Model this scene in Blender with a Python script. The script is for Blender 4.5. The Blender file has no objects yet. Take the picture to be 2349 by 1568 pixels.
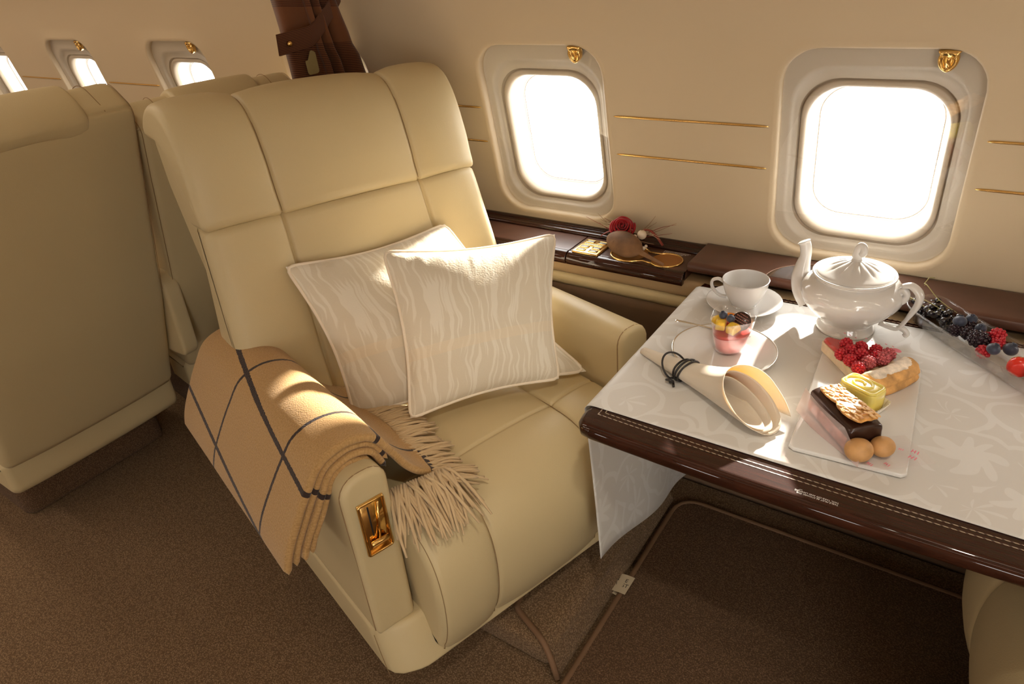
import bpy, bmesh, math, random
from mathutils import Vector, Matrix, Quaternion, noise as mnoise
R = math.radians
sin, cos, pi = math.sin, math.cos, math.pi
rnd = random.Random(7)
scn = bpy.context.scene
COL = scn.collection

# ------------------------------------------------------------------ camera, sky, sun, exposure
cam = bpy.data.cameras.new('camera'); camo = bpy.data.objects.new('camera', cam); COL.objects.link(camo)
cam.sensor_width = 36.0; cam.lens = 36.0 * 1603.0 / 2349.0; cam.clip_start = 0.02
_x = Vector((0.82667579, 0.55707263, -0.0792289))
_y = -Vector((0.22704486, -0.45908115, -0.8588918))
_z = -Vector((-0.51483761, 0.69203654, -0.50599175))
camo.matrix_world = Matrix(((_x[0], _y[0], _z[0], 0), (_x[1], _y[1], _z[1], 0), (_x[2], _y[2], _z[2], 1.47), (0, 0, 0, 1)))
scn.camera = camo

w = bpy.data.worlds.new('sky'); scn.world = w; w.use_nodes = True
bg = w.node_tree.nodes['Background']; bg.inputs[0].default_value = (1.0, 0.975, 0.935, 1); bg.inputs[1].default_value = 9.5

sun = bpy.data.lights.new('sun', 'SUN'); suno = bpy.data.objects.new('sun', sun); COL.objects.link(suno)
sun.energy = 30.0; sun.angle = R(2.4); sun.color = (1.0, 0.93, 0.82)
_el = R(22); _d = Vector((0.0, -1.0, 0)).normalized() * cos(_el) + Vector((0, 0, -sin(_el)))
suno.rotation_euler = _d.to_track_quat('-Z', 'Y').to_euler(); suno.location = (-0.5, 6, 5)

vs = scn.view_settings
scn.display_settings.display_device = 'sRGB'
vs.view_transform = 'Standard'; vs.look = 'None'; vs.gamma = 1.0; vs.use_curve_mapping = False; vs.exposure = 0.12
cy = scn.cycles
cy.max_bounces = 10; cy.diffuse_bounces = 6; cy.glossy_bounces = 4; cy.transmission_bounces = 8; cy.transparent_max_bounces = 16
cy.caustics_reflective = False; cy.caustics_refractive = False; cy.sample_clamp_indirect = 6.0
cy.use_denoising = True

def area(name, loc, size, sizey, energy, color, direction):
    l = bpy.data.lights.new(name, 'AREA'); l.shape = 'RECTANGLE'; l.size = size; l.size_y = sizey; l.energy = energy; l.color = color
    o = bpy.data.objects.new(name, l); COL.objects.link(o); o.location = loc
    o.rotation_euler = Vector(direction).to_track_quat('-Z', 'Y').to_euler()
    return o

# cabin wash lights recessed along both sides of the ceiling
WARM = (1.0, 0.86, 0.70)
for yy, dd in ((0.62, (0, -0.25, -1)), (-0.62, (0, 0.25, -1))):
    for xx, pw_ in ((-4.1, 10.0), (-2.5, 4.6), (-0.9, 0.3), (0.7, 1.0), (2.3, 3.6), (3.5, 4.0)):
        area('ceiling_wash_light', (xx, yy, 2.02), 1.3, 0.10, pw_, WARM, dd)

# two reading lights in the ceiling above the seat and the table
for nm_, loc_, tgt_, ang_, en_ in (('reading_light_seat', (0.0, .22, 2.06), (-.62, 1.02, .40), 38, 26.0), ('reading_light_table', (.22, .45, 2.06), (.12, 1.06, .70), 36, 14.0)):
    l_ = bpy.data.lights.new(nm_, 'SPOT'); l_.energy = en_; l_.spot_size = R(ang_); l_.spot_blend = .9; l_.shadow_soft_size = .03; l_.color = (1.0, .90, .74)
    o_ = bpy.data.objects.new(nm_, l_); COL.objects.link(o_); o_.location = loc_; o_.rotation_euler = (Vector(tgt_) - Vector(loc_)).to_track_quat('-Z', 'Y').to_euler()

# ------------------------------------------------------------------ helpers
def tag(o, label=None, cat=None, group=None, kind=None):
    if label: o['label'] = label
    if cat: o['category'] = cat
    if group: o['group'] = group
    if kind: o['kind'] = kind
    return o

def thing(name, label, cat, loc=(0, 0, 0), rotz=0.0, group=None, kind=None):
    o = bpy.data.objects.new(name, None); COL.objects.link(o)
    o.location = loc; o.rotation_euler = (0, 0, rotz); o.empty_display_size = 0.05
    return tag(o, label, cat, group, kind)

def obj(name, data, mat=None, parent=None, smooth=True, label=None):
    """data = (verts, faces[, uvs]) or bmesh -> one mesh object"""
    me = bpy.data.meshes.new(name)
    if isinstance(data, bmesh.types.BMesh):
        data.to_mesh(me); data.free()
    else:
        me.from_pydata([tuple(v) for v in data[0]], [], data[1])
        if len(data) > 2 and data[2]:
            ul = me.uv_layers.new(name='UVMap')
            for lp in me.loops: ul.data[lp.index].uv = data[2][lp.vertex_index]
    me.validate()
    if smooth: me.polygons.foreach_set('use_smooth', [True] * len(me.polygons))
    if mat:
        for m in (mat if isinstance(mat, (list, tuple)) else [mat]): me.materials.append(m)
    o = bpy.data.objects.new(name, me); COL.objects.link(o)
    if parent: o.parent = parent
    if label: o['label'] = label
    return o

def copy_tree(o, parent=None):
    c = o.copy(); COL.objects.link(c)
    if parent: c.parent = parent
    for ch in list(o.children): copy_tree(ch, c)
    return c

def bm_from(verts, faces):
    bm = bmesh.new(); vs_ = [bm.verts.new(v) for v in verts]
    for f in faces:
        try: bm.faces.new([vs_[i] for i in f])
        except ValueError: pass
    return bm

class MB:
    """collects shapes, gives (verts, faces)"""
    def __init__(s): s.v = []; s.f = []; s.uv = []
    def add(s, vf):
        n = len(s.v); s.v += [Vector(p) for p in vf[0]]; s.f += [tuple(i + n for i in f) for f in vf[1]]
        if len(vf) > 2 and vf[2]: s.uv += list(vf[2])
        return s
    def data(s): return (s.v, s.f, s.uv if len(s.uv) == len(s.v) else None)

def xf(vf, M):
    return ([M @ Vector(p) for p in vf[0]],) + tuple(vf[1:])

def move(vf, d): return xf(vf, Matrix.Translation(d))

def rbox(sx, sy, sz, r=0.005, seg=3, c=(0, 0, 0)):
    """rounded box centred at c"""
    bm = bmesh.new(); bmesh.ops.create_cube(bm, size=1.0)
    for v in bm.verts: v.co = Vector((v.co.x * sx, v.co.y * sy, v.co.z * sz))
    if r > 0: bmesh.ops.bevel(bm, geom=list(bm.edges), offset=min(r, sx * .49, sy * .49, sz * .49), segments=seg, profile=0.5, affect='EDGES')
    bm.verts.index_update()
    out = ([v.co + Vector(c) for v in bm.verts], [tuple(v.index for v in f.verts) for f in bm.faces]); bm.free(); return out

def lathe(prof, n=48, cap=True, fn=None):
    """prof [(r,z)] bottom to top; fn(ang, r, z)->(r,z) allows fluting"""
    V = []; F = []
    for (r, z) in prof:
        for i in range(n):
            a = 2 * pi * i / n; rr, zz = fn(a, r, z) if fn else (r, z)
            V.append(Vector((rr * cos(a), rr * sin(a), zz)))
    for k in range(len(prof) - 1):
        for i in range(n):
            j = (i + 1) % n; F.append((k * n + i, k * n + j, (k + 1) * n + j, (k + 1) * n + i))
    if cap:
        if prof[0][0] > 1e-6: F.append(tuple(range(n - 1, -1, -1)))
        if prof[-1][0] > 1e-6: F.append(tuple((len(prof) - 1) * n + i for i in range(n)))
    return (V, F)

def ellipsoid(rx, ry, rz, nu=20, nv=12, c=(0, 0, 0)):
    V = [Vector((c[0], c[1], c[2] - rz))]; F = []
    for k in range(1, nv):
        t = -pi / 2 + pi * k / nv
        for i in range(nu):
            a = 2 * pi * i / nu; V.append(Vector((c[0] + rx * cos(t) * cos(a), c[1] + ry * cos(t) * sin(a), c[2] + rz * sin(t))))
    V.append(Vector((c[0], c[1], c[2] + rz))); L = len(V) - 1
    for i in range(nu): F.append((0, 1 + (i + 1) % nu, 1 + i)); F.append((L, L - nu + i, L - nu + (i + 1) % nu))
    for k in range(nv - 2):
        for i in range(nu):
            j = (i + 1) % nu; b = 1 + k * nu; F.append((b + i, b + j, b + nu + j, b + nu + i))
    return (V, F)

def catmull(P, n=8, closed=False):
    P = [Vector(p) for p in P]; out = []; m = len(P)
    rng = m if closed else m - 1
    for i in range(rng):
        p0 = P[(i - 1) % m] if closed or i > 0 else P[0] * 2 - P[1]
        p1 = P[i]; p2 = P[(i + 1) % m]
        p3 = P[(i + 2) % m] if closed or i + 2 < m else P[-1] * 2 - P[-2]
        for k in range(n):
            t = k / n
            out.append(0.5 * ((2 * p1) + (p2 - p0) * t + (2 * p0 - 5 * p1 + 4 * p2 - p3) * t * t + (3 * p1 - p0 - 3 * p2 + p3) * t ** 3))
    if not closed: out.append(P[-1])
    return out

def tube(path, rad, n=8, closed=False, caps=True, flat=None):
    """sweep a circle (or ellipse: flat=(a,b) factors) along path; rad number or list"""
    P = [Vector(p) for p in path]; m = len(P)
    V = []; F = []
    T = []
    for i in range(m):
        if closed: t = P[(i + 1) % m] - P[(i - 1) % m]
        else: t = P[min(i + 1, m - 1)] - P[max(i - 1, 0)]
        T.append(t.normalized() if t.length > 1e-9 else Vector((0, 0, 1)))
    up = Vector((0, 0, 1)) if abs(T[0].z) < 0.9 else Vector((1, 0, 0))
    nrm = (up - T[0] * up.dot(T[0])).normalized()
    fa, fb = flat if flat else (1, 1)
    for i in range(m):
        nrm = (nrm - T[i] * nrm.dot(T[i])).normalized(); b = T[i].cross(nrm)
        r = rad[i] if isinstance(rad, (list, tuple)) else rad
        for k in range(n):
            a = 2 * pi * k / n; V.append(P[i] + nrm * (r * fa * cos(a)) + b * (r * fb * sin(a)))
    for i in range(m if closed else m - 1):
        j = (i + 1) % m
        for k in range(n):
            l = (k + 1) % n; F.append((i * n + k, i * n + l, j * n + l, j * n + k))
    if caps and not closed:
        F.append(tuple(range(n - 1, -1, -1))); F.append(tuple((m - 1) * n + k for k in range(n)))
    return (V, F)

def grid(nu, nv, fn, uv=None, closed_u=False):
    V = []; F = []; U = []
    for j in range(nv):
        for i in range(nu):
            V.append(Vector(fn(i / ((nu) if closed_u else (nu - 1)), j / (nv - 1))))
            if uv: U.append(uv(i / (nu - 1), j / (nv - 1)))
    for j in range(nv - 1):
        for i in range(nu if closed_u else nu - 1):
            k = (i + 1) % nu
            F.append((j * nu + i, j * nu + k, (j + 1) * nu + k, (j + 1) * nu + i))
    return (V, F, U if uv else None)

def rpoly(pts, r=0.02, seg=6):
    """rounded closed 2-D polygon, r per vertex or number"""
    out = []; m = len(pts)
    for i in range(m):
        p = Vector(pts[i]); a = Vector(pts[i - 1]); b = Vector(pts[(i + 1) % m])
        rr = r[i] if isinstance(r, (list, tuple)) else r
        u = (a - p); v = (b - p); lu, lv = u.length, v.length; u.normalize(); v.normalize()
        ang = u.angle(v)
        if rr < 1e-5 or ang > pi - 1e-3 or ang < 1e-3: out.append(p); continue
        d = min(rr / math.tan(ang / 2), lu * .49, lv * .49); q = d * math.tan(ang / 2)
        c = p + (u + v).normalized() * (q / sin(ang / 2))
        s0 = p + u * d - c; s1 = p + v * d - c
        a0 = math.atan2(s0.y, s0.x); da = (math.atan2(s1.y, s1.x) - a0 + pi) % (2 * pi) - pi
        for k in range(seg + 1):
            t = a0 + da * k / seg; out.append(c + Vector((cos(t), sin(t))) * q)
    return out

def resample(P, ds, closed=True, fine=()):
    """even resampling; extra points near the fine = [(point2d, gw)] grooves"""
    P = [Vector(p) for p in P]
    Q = P + [P[0]] if closed else P
    L = [0]
    for i in range(len(Q) - 1): L.append(L[-1] + (Q[i + 1] - Q[i]).length)
    tot = L[-1]
    def at(s):
        s = min(max(s, 0), tot); lo = 0
        for i in range(len(L) - 1):
            if L[i + 1] >= s: lo = i; break
        d = L[lo + 1] - L[lo]; t = 0 if d < 1e-12 else (s - L[lo]) / d
        return Q[lo].lerp(Q[lo + 1], t)
    n = max(3, int(tot / ds)); S = [tot * i / n for i in range(n if closed else n + 1)]
    gs = []
    for (fp, gw) in fine:
        best = min((((at(tot * i / 600) - Vector(fp)).length), tot * i / 600) for i in range(601))[1]
        gs.append((best, gw))
        S = [s for s in S if abs(s - best) > gw * 3.2]
        S += [best + gw * k for k in (-3, -2, -1.3, -.7, -.3, 0, .3, .7, 1.3, 2, 3)]
    S = sorted(set(min(max(s, 0), tot - 1e-6 if closed else tot) for s in S))
    return [at(s) for s in S], S, gs

def pad(profile, half, fmap, er=0.02, ds=0.016, grooves=(), pgrooves=(), gd=0.005, gw=0.004, puff=0.0, ppuff=None, y0=0.0, eseg=5, dt=0.03, wfn=None, gside=None):
    """upholstered body: closed 2-D profile swept over t in [-half, half] with rounded ends.
    grooves: t of stitched seams; pgrooves: profile points of cross seams; puff: swelling between seams;
    ppuff(p)->0..1 limits swelling to part of the profile; wfn(p)->width factor"""
    P, S, gs = resample(profile, ds, True, [(g, gw) for g in pgrooves])
    m = len(P); area2 = sum(P[i].x * P[(i + 1) % m].y - P[(i + 1) % m].x * P[i].y for i in range(m))
    sg = 1 if area2 > 0 else -1
    N = []
    for i in range(m):
        t = (P[(i + 1) % m] - P[i - 1]); t.normalize(); N.append(Vector((t.y, -t.x)) * sg)
    pg = []
    for i in range(m): pg.append(sum(math.exp(-((S[i] - g) / w_) ** 2) for g, w_ in gs))
    ts = []
    for k in range(eseg + 1): a = pi / 2 * k / eseg; ts.append((-half + er * (1 - sin(a)), er * (1 - cos(a))))
    ts = ts[::-1]
    n = max(2, int((2 * half - 2 * er) / dt)); mid = [(-half + er + (2 * half - 2 * er) * k / n) for k in range(1, n)]
    for g in grooves:
        mid = [t for t in mid if abs(t - g) > gw * 3.2]; mid += [g + gw * k for k in (-3, -2, -1.3, -.7, -.3, 0, .3, .7, 1.3, 2, 3)]
    sta = ts + [(t, 0) for t in sorted(mid) if -half + er < t < half - er] + [(-t, i) for t, i in ts[::-1]]
    # segment bounds for puff
    bd = [-half - 1e-6] + sorted(grooves) + [half + 1e-6]
    V = []; F = []
    for t, ins in sta:
        lo = max([b for b in bd if b <= t + 1e-9], default=-half); hi = min([b for b in bd if b >= t - 1e-9 and b > lo], default=half)
        x = (t - lo) / (hi - lo) * 2 - 1; bump = max(0, 1 - abs(x) ** 3)
        gg = sum(math.exp(-((t - g) / gw) ** 2) for g in grooves)
        for i in range(m):
            pw = ppuff(P[i]) if ppuff else 1.0
            gp = gside(P[i]) if gside else pw
            o = puff * bump * pw - gd * gg * gp - gd * pg[i] - ins
            q = P[i] + N[i] * o
            tw = t * (wfn(P[i]) if wfn else 1.0)
            V.append(Vector(fmap(q.x, q.y, tw + y0)))
    ns = len(sta)
    for k in range(ns - 1):
        for i in range(m):
            j = (i + 1) % m; F.append((k * m + i, k * m + j, (k + 1) * m + j, (k + 1) * m + i))
    F.append(tuple(range(m - 1, -1, -1))); F.append(tuple((ns - 1) * m + i for i in range(m)))
    return (V, F)

XZ = lambda a, b, t: (a, t, b)      # profile in x-z, swept along y
YZ = lambda a, b, t: (t, a, b)      # profile in y-z, swept along x
XY = lambda a, b, t: (a, b, t)      # profile in x-y, swept along z

def prof_path(prof, cond, t, off=-.0005, fmap=XZ, ds=.008):
    """points on an upholstery profile where cond holds, in order, at cross position t"""
    P, S, g = resample(prof, ds); m = len(P)
    sg = 1 if sum(P[i].x * P[(i + 1) % m].y - P[(i + 1) % m].x * P[i].y for i in range(m)) > 0 else -1
    ok = [cond(p) for p in P]
    if not any(ok): return []
    st = next((i for i in range(m) if ok[i] and not ok[i - 1]), 0); out = []
    for k in range(m):
        i = (st + k) % m
        if not ok[i]: break
        d = (P[(i + 1) % m] - P[i - 1]).normalized(); q = P[i] + Vector((d.y, -d.x)) * sg * off; out.append(Vector(fmap(q.x, q.y, t)))
    return out

def fixn(o):
    bm = bmesh.new(); bm.from_mesh(o.data); bmesh.ops.recalc_face_normals(bm, faces=bm.faces); bm.to_mesh(o.data); bm.free(); return o

def autosmooth(o, ang=35):
    me = o.data; bm = bmesh.new(); bm.from_mesh(me)
    for e in bm.edges:
        e.smooth = not (len(e.link_faces) == 2 and e.calc_face_angle(0) > R(ang))
    bm.to_mesh(me); bm.free(); return o

# ------------------------------------------------------------------ materials
def mat(name, col=(.8, .8, .8), rough=.5, metal=0.0, spec=.5, coat=0.0, coatr=.05, sheen=0.0, sss=0.0, sssr=(.01, .005, .003), bump=None, var=None, trans=0.0, alpha=1.0, ior=1.45):
    """bump=(scale, strength, detail); var=(scale, amount) soft colour mottling belonging to the material"""
    m = bpy.data.materials.new(name); m.use_nodes = True; nt = m.node_tree; b = nt.nodes['Principled BSDF']
    b.inputs['Base Color'].default_value = (*col, 1); b.inputs['Roughness'].default_value = rough; b.inputs['Metallic'].default_value = metal
    b.inputs['Specular IOR Level'].default_value = spec; b.inputs['Coat Weight'].default_value = coat; b.inputs['Coat Roughness'].default_value = coatr
    b.inputs['Sheen Weight'].default_value = sheen; b.inputs['Subsurface Weight'].default_value = sss; b.inputs['IOR'].default_value = ior
    if sss: b.inputs['Subsurface Radius'].default_value = sssr; b.inputs['Subsurface Scale'].default_value = 1.0
    b.inputs['Transmission Weight'].default_value = trans; b.inputs['Alpha'].default_value = alpha
    tc = nt.nodes.new('ShaderNodeTexCoord')
    if bump:
        n = nt.nodes.new('ShaderNodeTexNoise'); n.inputs['Scale'].default_value = bump[0]; n.inputs['Detail'].default_value = bump[2] if len(bump) > 2 else 3
        nt.links.new(tc.outputs['Object'], n.inputs['Vector'])
        bp = nt.nodes.new('ShaderNodeBump'); bp.inputs['Strength'].default_value = bump[1]; bp.inputs['Distance'].default_value = 0.002
        nt.links.new(n.outputs['Fac'], bp.inputs['Height']); nt.links.new(bp.outputs['Normal'], b.inputs['Normal'])
    if var:
        n2 = nt.nodes.new('ShaderNodeTexNoise'); n2.inputs['Scale'].default_value = var[0]; n2.inputs['Detail'].default_value = 4
        nt.links.new(tc.outputs['Object'], n2.inputs['Vector'])
        r = nt.nodes.new('ShaderNodeMapRange'); r.inputs[1].default_value = .3; r.inputs[2].default_value = .7
        r.inputs[3].default_value = 1 - var[1]; r.inputs[4].default_value = 1 + var[1]; nt.links.new(n2.outputs['Fac'], r.inputs[0])
        mx = nt.nodes.new('ShaderNodeMix'); mx.data_type = 'RGBA'; mx.blend_type = 'MULTIPLY'; mx.inputs[0].default_value = 1
        mx.inputs[6].default_value = (*col, 1); nt.links.new(r.outputs[0], mx.inputs[7]); nt.links.new(mx.outputs[2], b.inputs['Base Color'])
    return m

def clear(name, tint=(1, 1, 1), f0=1.5, rough=0.0, film=0.0):
    """thin clear pane or film: transparent with Fresnel reflection (film adds a faint milky body)"""
    m = bpy.data.materials.new(name); m.use_nodes = True; nt = m.node_tree; nt.nodes.clear()
    out = nt.nodes.new('ShaderNodeOutputMaterial'); tr = nt.nodes.new('ShaderNodeBsdfTransparent'); tr.inputs[0].default_value = (*tint, 1)
    gl = nt.nodes.new('ShaderNodeBsdfGlossy'); gl.inputs['Roughness'].default_value = rough; gl.inputs[0].default_value = (1, 1, 1, 1)
    lw = nt.nodes.new('ShaderNodeLayerWeight'); lw.inputs[0].default_value = .5      # facing term is the same on both sides of a thin pane
    pw = nt.nodes.new('ShaderNodeMath'); pw.operation = 'POWER'; pw.inputs[1].default_value = 4.2; nt.links.new(lw.outputs['Facing'], pw.inputs[0])
    fr = nt.nodes.new('ShaderNodeMapRange'); fr.inputs[3].default_value = ((f0 - 1) / (f0 + 1)) ** 2 * 1.6; fr.inputs[4].default_value = .85; nt.links.new(pw.outputs[0], fr.inputs[0])
    mx = nt.nodes.new('ShaderNodeMixShader'); nt.links.new(fr.outputs[0], mx.inputs[0]); nt.links.new(tr.outputs[0], mx.inputs[1]); nt.links.new(gl.outputs[0], mx.inputs[2])
    last = mx.outputs[0]
    if film > 0:
        di = nt.nodes.new('ShaderNodeBsdfDiffuse'); di.inputs[0].default_value = (*tint, 1)
        m2 = nt.nodes.new('ShaderNodeMixShader'); m2.inputs[0].default_value = film; nt.links.new(last, m2.inputs[1]); nt.links.new(di.outputs[0], m2.inputs[2]); last = m2.outputs[0]
    nt.links.new(last, out.inputs[0]); return m

def nodes(m): return m.node_tree, m.node_tree.nodes['Principled BSDF']

LEATHER = mat('cream_leather', (.55, .44, .245), .46, spec=.42, bump=(420, .10, 2))
LEATHER2 = mat('tan_leather', (.40, .27, .14), .48, spec=.4, bump=(420, .10, 2))
STITCH = mat('brown_stitching', (.27, .17, .08), .8)
WALLM = mat('cream_wall_lining', (.53, .42, .278), .50, spec=.35, bump=(300, .03, 2))
FRAMEM = mat('ivory_window_frame', (.49, .425, .335), .35, spec=.5)
REVEAL = mat('white_window_reveal', (.86, .84, .80), .4)
GASKET = mat('window_gasket', (.55, .47, .38), .5)
GOLD = mat('polished_gold', (.86, .56, .20), .16, metal=1.0)
GOLDR = mat('satin_gold', (.80, .52, .20), .3, metal=1.0)
SILVER = mat('polished_steel', (.80, .77, .73), .15, metal=1.0)
WOOD = mat('mahogany_lacquer', (.075, .026, .016), .55, spec=.03, coat=1.0, coatr=.04)
WOODS = mat('mahogany_satin', (.085, .034, .020), .42, spec=.35, coat=.3, coatr=.22, var=(14, .2))
BLACK = mat('black_cord', (.018, .014, .012), .45)
DARK = mat('dark_recess', (.012, .009, .007), .7)
PORC = mat('white_porcelain', (.64, .625, .60), .10, spec=.55, coat=.5, coatr=.03)
PLASTIC = clear('clear_plastic', (.985, .985, .985), 1.45, .0, .0)
GLASS = clear('window_pane', (1, 1, 1), 1.5)
FILM = clear('clear_wrapper', (.99, .975, .975), 1.35, .06, .06)

def add_grain(m, scale=(2, 60, 2), c1=(.018, .0045, .002), c2=(.042, .011, .005)):
    nt, b = nodes(m); tc = nt.nodes.new('ShaderNodeTexCoord'); mp = nt.nodes.new('ShaderNodeMapping'); mp.inputs['Scale'].default_value = scale
    n = nt.nodes.new('ShaderNodeTexNoise'); n.inputs['Scale'].default_value = 6; n.inputs['Detail'].default_value = 6; n.inputs['Distortion'].default_value = .6
    cr = nt.nodes.new('ShaderNodeValToRGB'); cr.color_ramp.elements[0].position = .35; cr.color_ramp.elements[0].color = (*c1, 1); cr.color_ramp.elements[1].position = .7; cr.color_ramp.elements[1].color = (*c2, 1)
    nt.links.new(tc.outputs['Object'], mp.inputs[0]); nt.links.new(mp.outputs[0], n.inputs['Vector']); nt.links.new(n.outputs['Fac'], cr.inputs[0]); nt.links.new(cr.outputs[0], b.inputs['Base Color'])
add_grain(WOOD)

def carpet(name, c1, c2, scale=330):
    m = mat(name, c1, .95, spec=.1, sheen=.06); nt, b = nodes(m); tc = nt.nodes.new('ShaderNodeTexCoord')
    n = nt.nodes.new('ShaderNodeTexNoise'); n.inputs['Scale'].default_value = scale; n.inputs['Detail'].default_value = 3; n.inputs['Roughness'].default_value = .7
    n2 = nt.nodes.new('ShaderNodeTexVoronoi'); n2.inputs['Scale'].default_value = scale * .8
    cr = nt.nodes.new('ShaderNodeValToRGB'); cr.color_ramp.elements[0].position = .36; cr.color_ramp.elements[0].color = (*c1, 1); cr.color_ramp.elements[1].position = .66; cr.color_ramp.elements[1].color = (*c2, 1)
    ad = nt.nodes.new('ShaderNodeMath'); ad.operation = 'SUBTRACT'; nt.links.new(n.outputs['Fac'], ad.inputs[0])
    mu = nt.nodes.new('ShaderNodeMath'); mu.operation = 'MULTIPLY'; mu.inputs[1].default_value = .35; nt.links.new(n2.outputs['Distance'], mu.inputs[0]); nt.links.new(mu.outputs[0], ad.inputs[1])
    bp = nt.nodes.new('ShaderNodeBump'); bp.inputs['Strength'].default_value = .9; bp.inputs['Distance'].default_value = .004
    nt.links.new(tc.outputs['Object'], n.inputs['Vector']); nt.links.new(tc.outputs['Object'], n2.inputs['Vector'])
    a2 = nt.nodes.new('ShaderNodeMath'); a2.operation = 'ADD'; a2.inputs[1].default_value = .1; nt.links.new(ad.outputs[0], a2.inputs[0])
    nt.links.new(a2.outputs[0], cr.inputs[0]); nt.links.new(cr.outputs[0], b.inputs['Base Color']); nt.links.new(ad.outputs[0], bp.inputs['Height']); nt.links.new(bp.outputs[0], b.inputs['Normal'])
    return m
CARPET = carpet('brown_carpet', (.14, .084, .042), (.37, .24, .13), 300)
MATM = carpet('brown_mat_carpet', (.10, .055, .028), (.26, .155, .082), 330)
PIPING = mat('mat_binding', (.17, .092, .045), .75, bump=(500, .3, 2))
# ------------------------------------------------------------------ cabin shell
LEAN = R(10); SL, CL = sin(LEAN), cos(LEAN)
def wp(x, s, d=0.0): return Vector((x, 1.651 - s * SL + d * CL, 0.723 + s * CL + d * SL))   # on the window wall: along, up, outward
BAY = 0.785; WC = -0.227
WINX = [WC + BAY * k for k in range(-5, 6)]
XL, XR = WINX[0] - BAY / 2, WINX[-1] + BAY / 2
S0, S1 = -0.03, 0.56

def rr_loop(w_, h_, r, n=96):
    """rounded rectangle loop sampled by even angle order starting at +x"""
    P = rpoly([(w_ / 2, -h_ / 2), (w_ / 2, h_ / 2), (-w_ / 2, h_ / 2), (-w_ / 2, -h_ / 2)], r, 10)
    Q, S, g = resample(P, (2 * w_ + 2 * h_) / 400)
    out = []
    for i in range(n):
        a = 2 * pi * i / n; d = Vector((cos(a), sin(a)))
        best = max(Q, key=lambda p: (p.normalized().dot(d))); out.append(best)
    return out

NW = 112
FILL_DOORX = WC + BAY * 2      # opening added across the aisle for daylight fill, replaces one window bay
OW, OH, OR_ = 0.366, 0.472, 0.075
def wall_with_windows(name, mirror=False):
    mb = MB()
    for cx in (WINX if not mirror else [c for c in WINX if abs(c - FILL_DOORX) > .1]):
        sc = (0.035 + 0.507) / 2
        outer = []
        for i in range(NW):
            a = 2 * pi * i / NW; dx, dy = cos(a), sin(a)
            k = min((BAY / 2) / abs(dx) if abs(dx) > 1e-9 else 9e9, ((S1 - sc) if dy > 0 else (sc - S0)) / abs(dy) if abs(dy) > 1e-9 else 9e9)
            outer.append(Vector((dx * k, dy * k)))
        # snap four corners so the bays meet without gaps
        for cxx in (-BAY / 2, BAY / 2):
            for cyy in (S0 - sc, S1 - sc):
                j = min(range(NW), key=lambda q: (outer[q] - Vector((cxx, cyy))).length); outer[j] = Vector((cxx, cyy))
        rim = rr_loop(OW + 0.05, OH + 0.05, OR_ + .025, NW); r2 = rr_loop(OW + 0.028, OH + 0.028, OR_ + .014, NW)
        r3 = rr_loop(OW + 0.010, OH + 0.010, OR_ + .005, NW); r4 = rr_loop(OW, OH, OR_, NW)
        loops = [(outer, 0), (rim, 0), (r2, -.0045), (r3, -.0055), (r4, -.002), (r4, .016), (r4, .03)]
        V = []; F = []
        for L, d in loops:
            for p in L: V.append(wp(cx + p.x, sc + p.y, d))
        for k in range(len(loops) - 1):
            for i in range(NW):
                j = (i + 1) % NW; F.append((k * NW + i, k * NW + j, (k + 1) * NW + j, (k + 1) * NW + i))
        mb.add((V, F))
    # upper curve to the ceiling and lower side wall
    top = wp(0, S1); bot = wp(0, S0)
    up = catmull([(top.y, top.z), (top.y - .0105, top.z + .058), (1.523, 1.40), (1.455, 1.56), (1.335, 1.74), (1.14, 1.90), (.86, 2.02)], 8)
    lo = [(bot.y, bot.z), (1.652, .60), (1.64, .40), (1.61, .20), (1.57, 0.0)]
    spans = [(XL, XR)] if not mirror else [(XL, FILL_DOORX - BAY / 2), (FILL_DOORX + BAY / 2, XR)]
    for prof, (xa, xb) in [(p_, s_) for p_ in (up, lo) for s_ in spans]:
        mb.add(grid(2, len(prof), lambda u, v, prof=prof, xa=xa, xb=xb: (xa + (xb - xa) * u, prof[round(v * (len(prof) - 1))][0], prof[round(v * (len(prof) - 1))][1])))
    d = mb.data()
    if mirror: d = ([Vector((v.x, -v.y, v.z)) for v in d[0]], [tuple(reversed(f)) for f in d[1]])
    o = obj(name, (d[0], d[1]), WALLM); tag(o, None, None, None, 'structure'); return o
wall_with_windows('wall_right'); wall_with_windows('wall_left', True)

def plate(name, pts, m, lab=None):
    o = obj(name, (pts, [tuple(range(len(pts)))]), m, smooth=False); tag(o, lab, None, None, 'structure'); return o
plate('floor', [(XL, -1.7, 0), (XR, -1.7, 0), (XR, 1.7, 0), (XL, 1.7, 0)], CARPET)
CEIL = mat('ceiling_lining', (.74, .62, .46), .7)
cg = catmull([(-.86, 2.02), (-.5, 2.09), (0, 2.11), (.5, 2.09), (.86, 2.02)], 6)
o = obj('ceiling', grid(2, len(cg), lambda u, v: (XL + (XR - XL) * u, cg[round(v * (len(cg) - 1))][0], cg[round(v * (len(cg) - 1))][1])), CEIL); tag(o, kind='structure')
for nm, xx in (('wall_front', XL), ('wall_back', XR)):
    plate(nm, [(xx, -1.7, 0), (xx, 1.7, 0), (xx, 1.7, 2.15), (xx, -1.7, 2.15)], WALLM)

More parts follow.
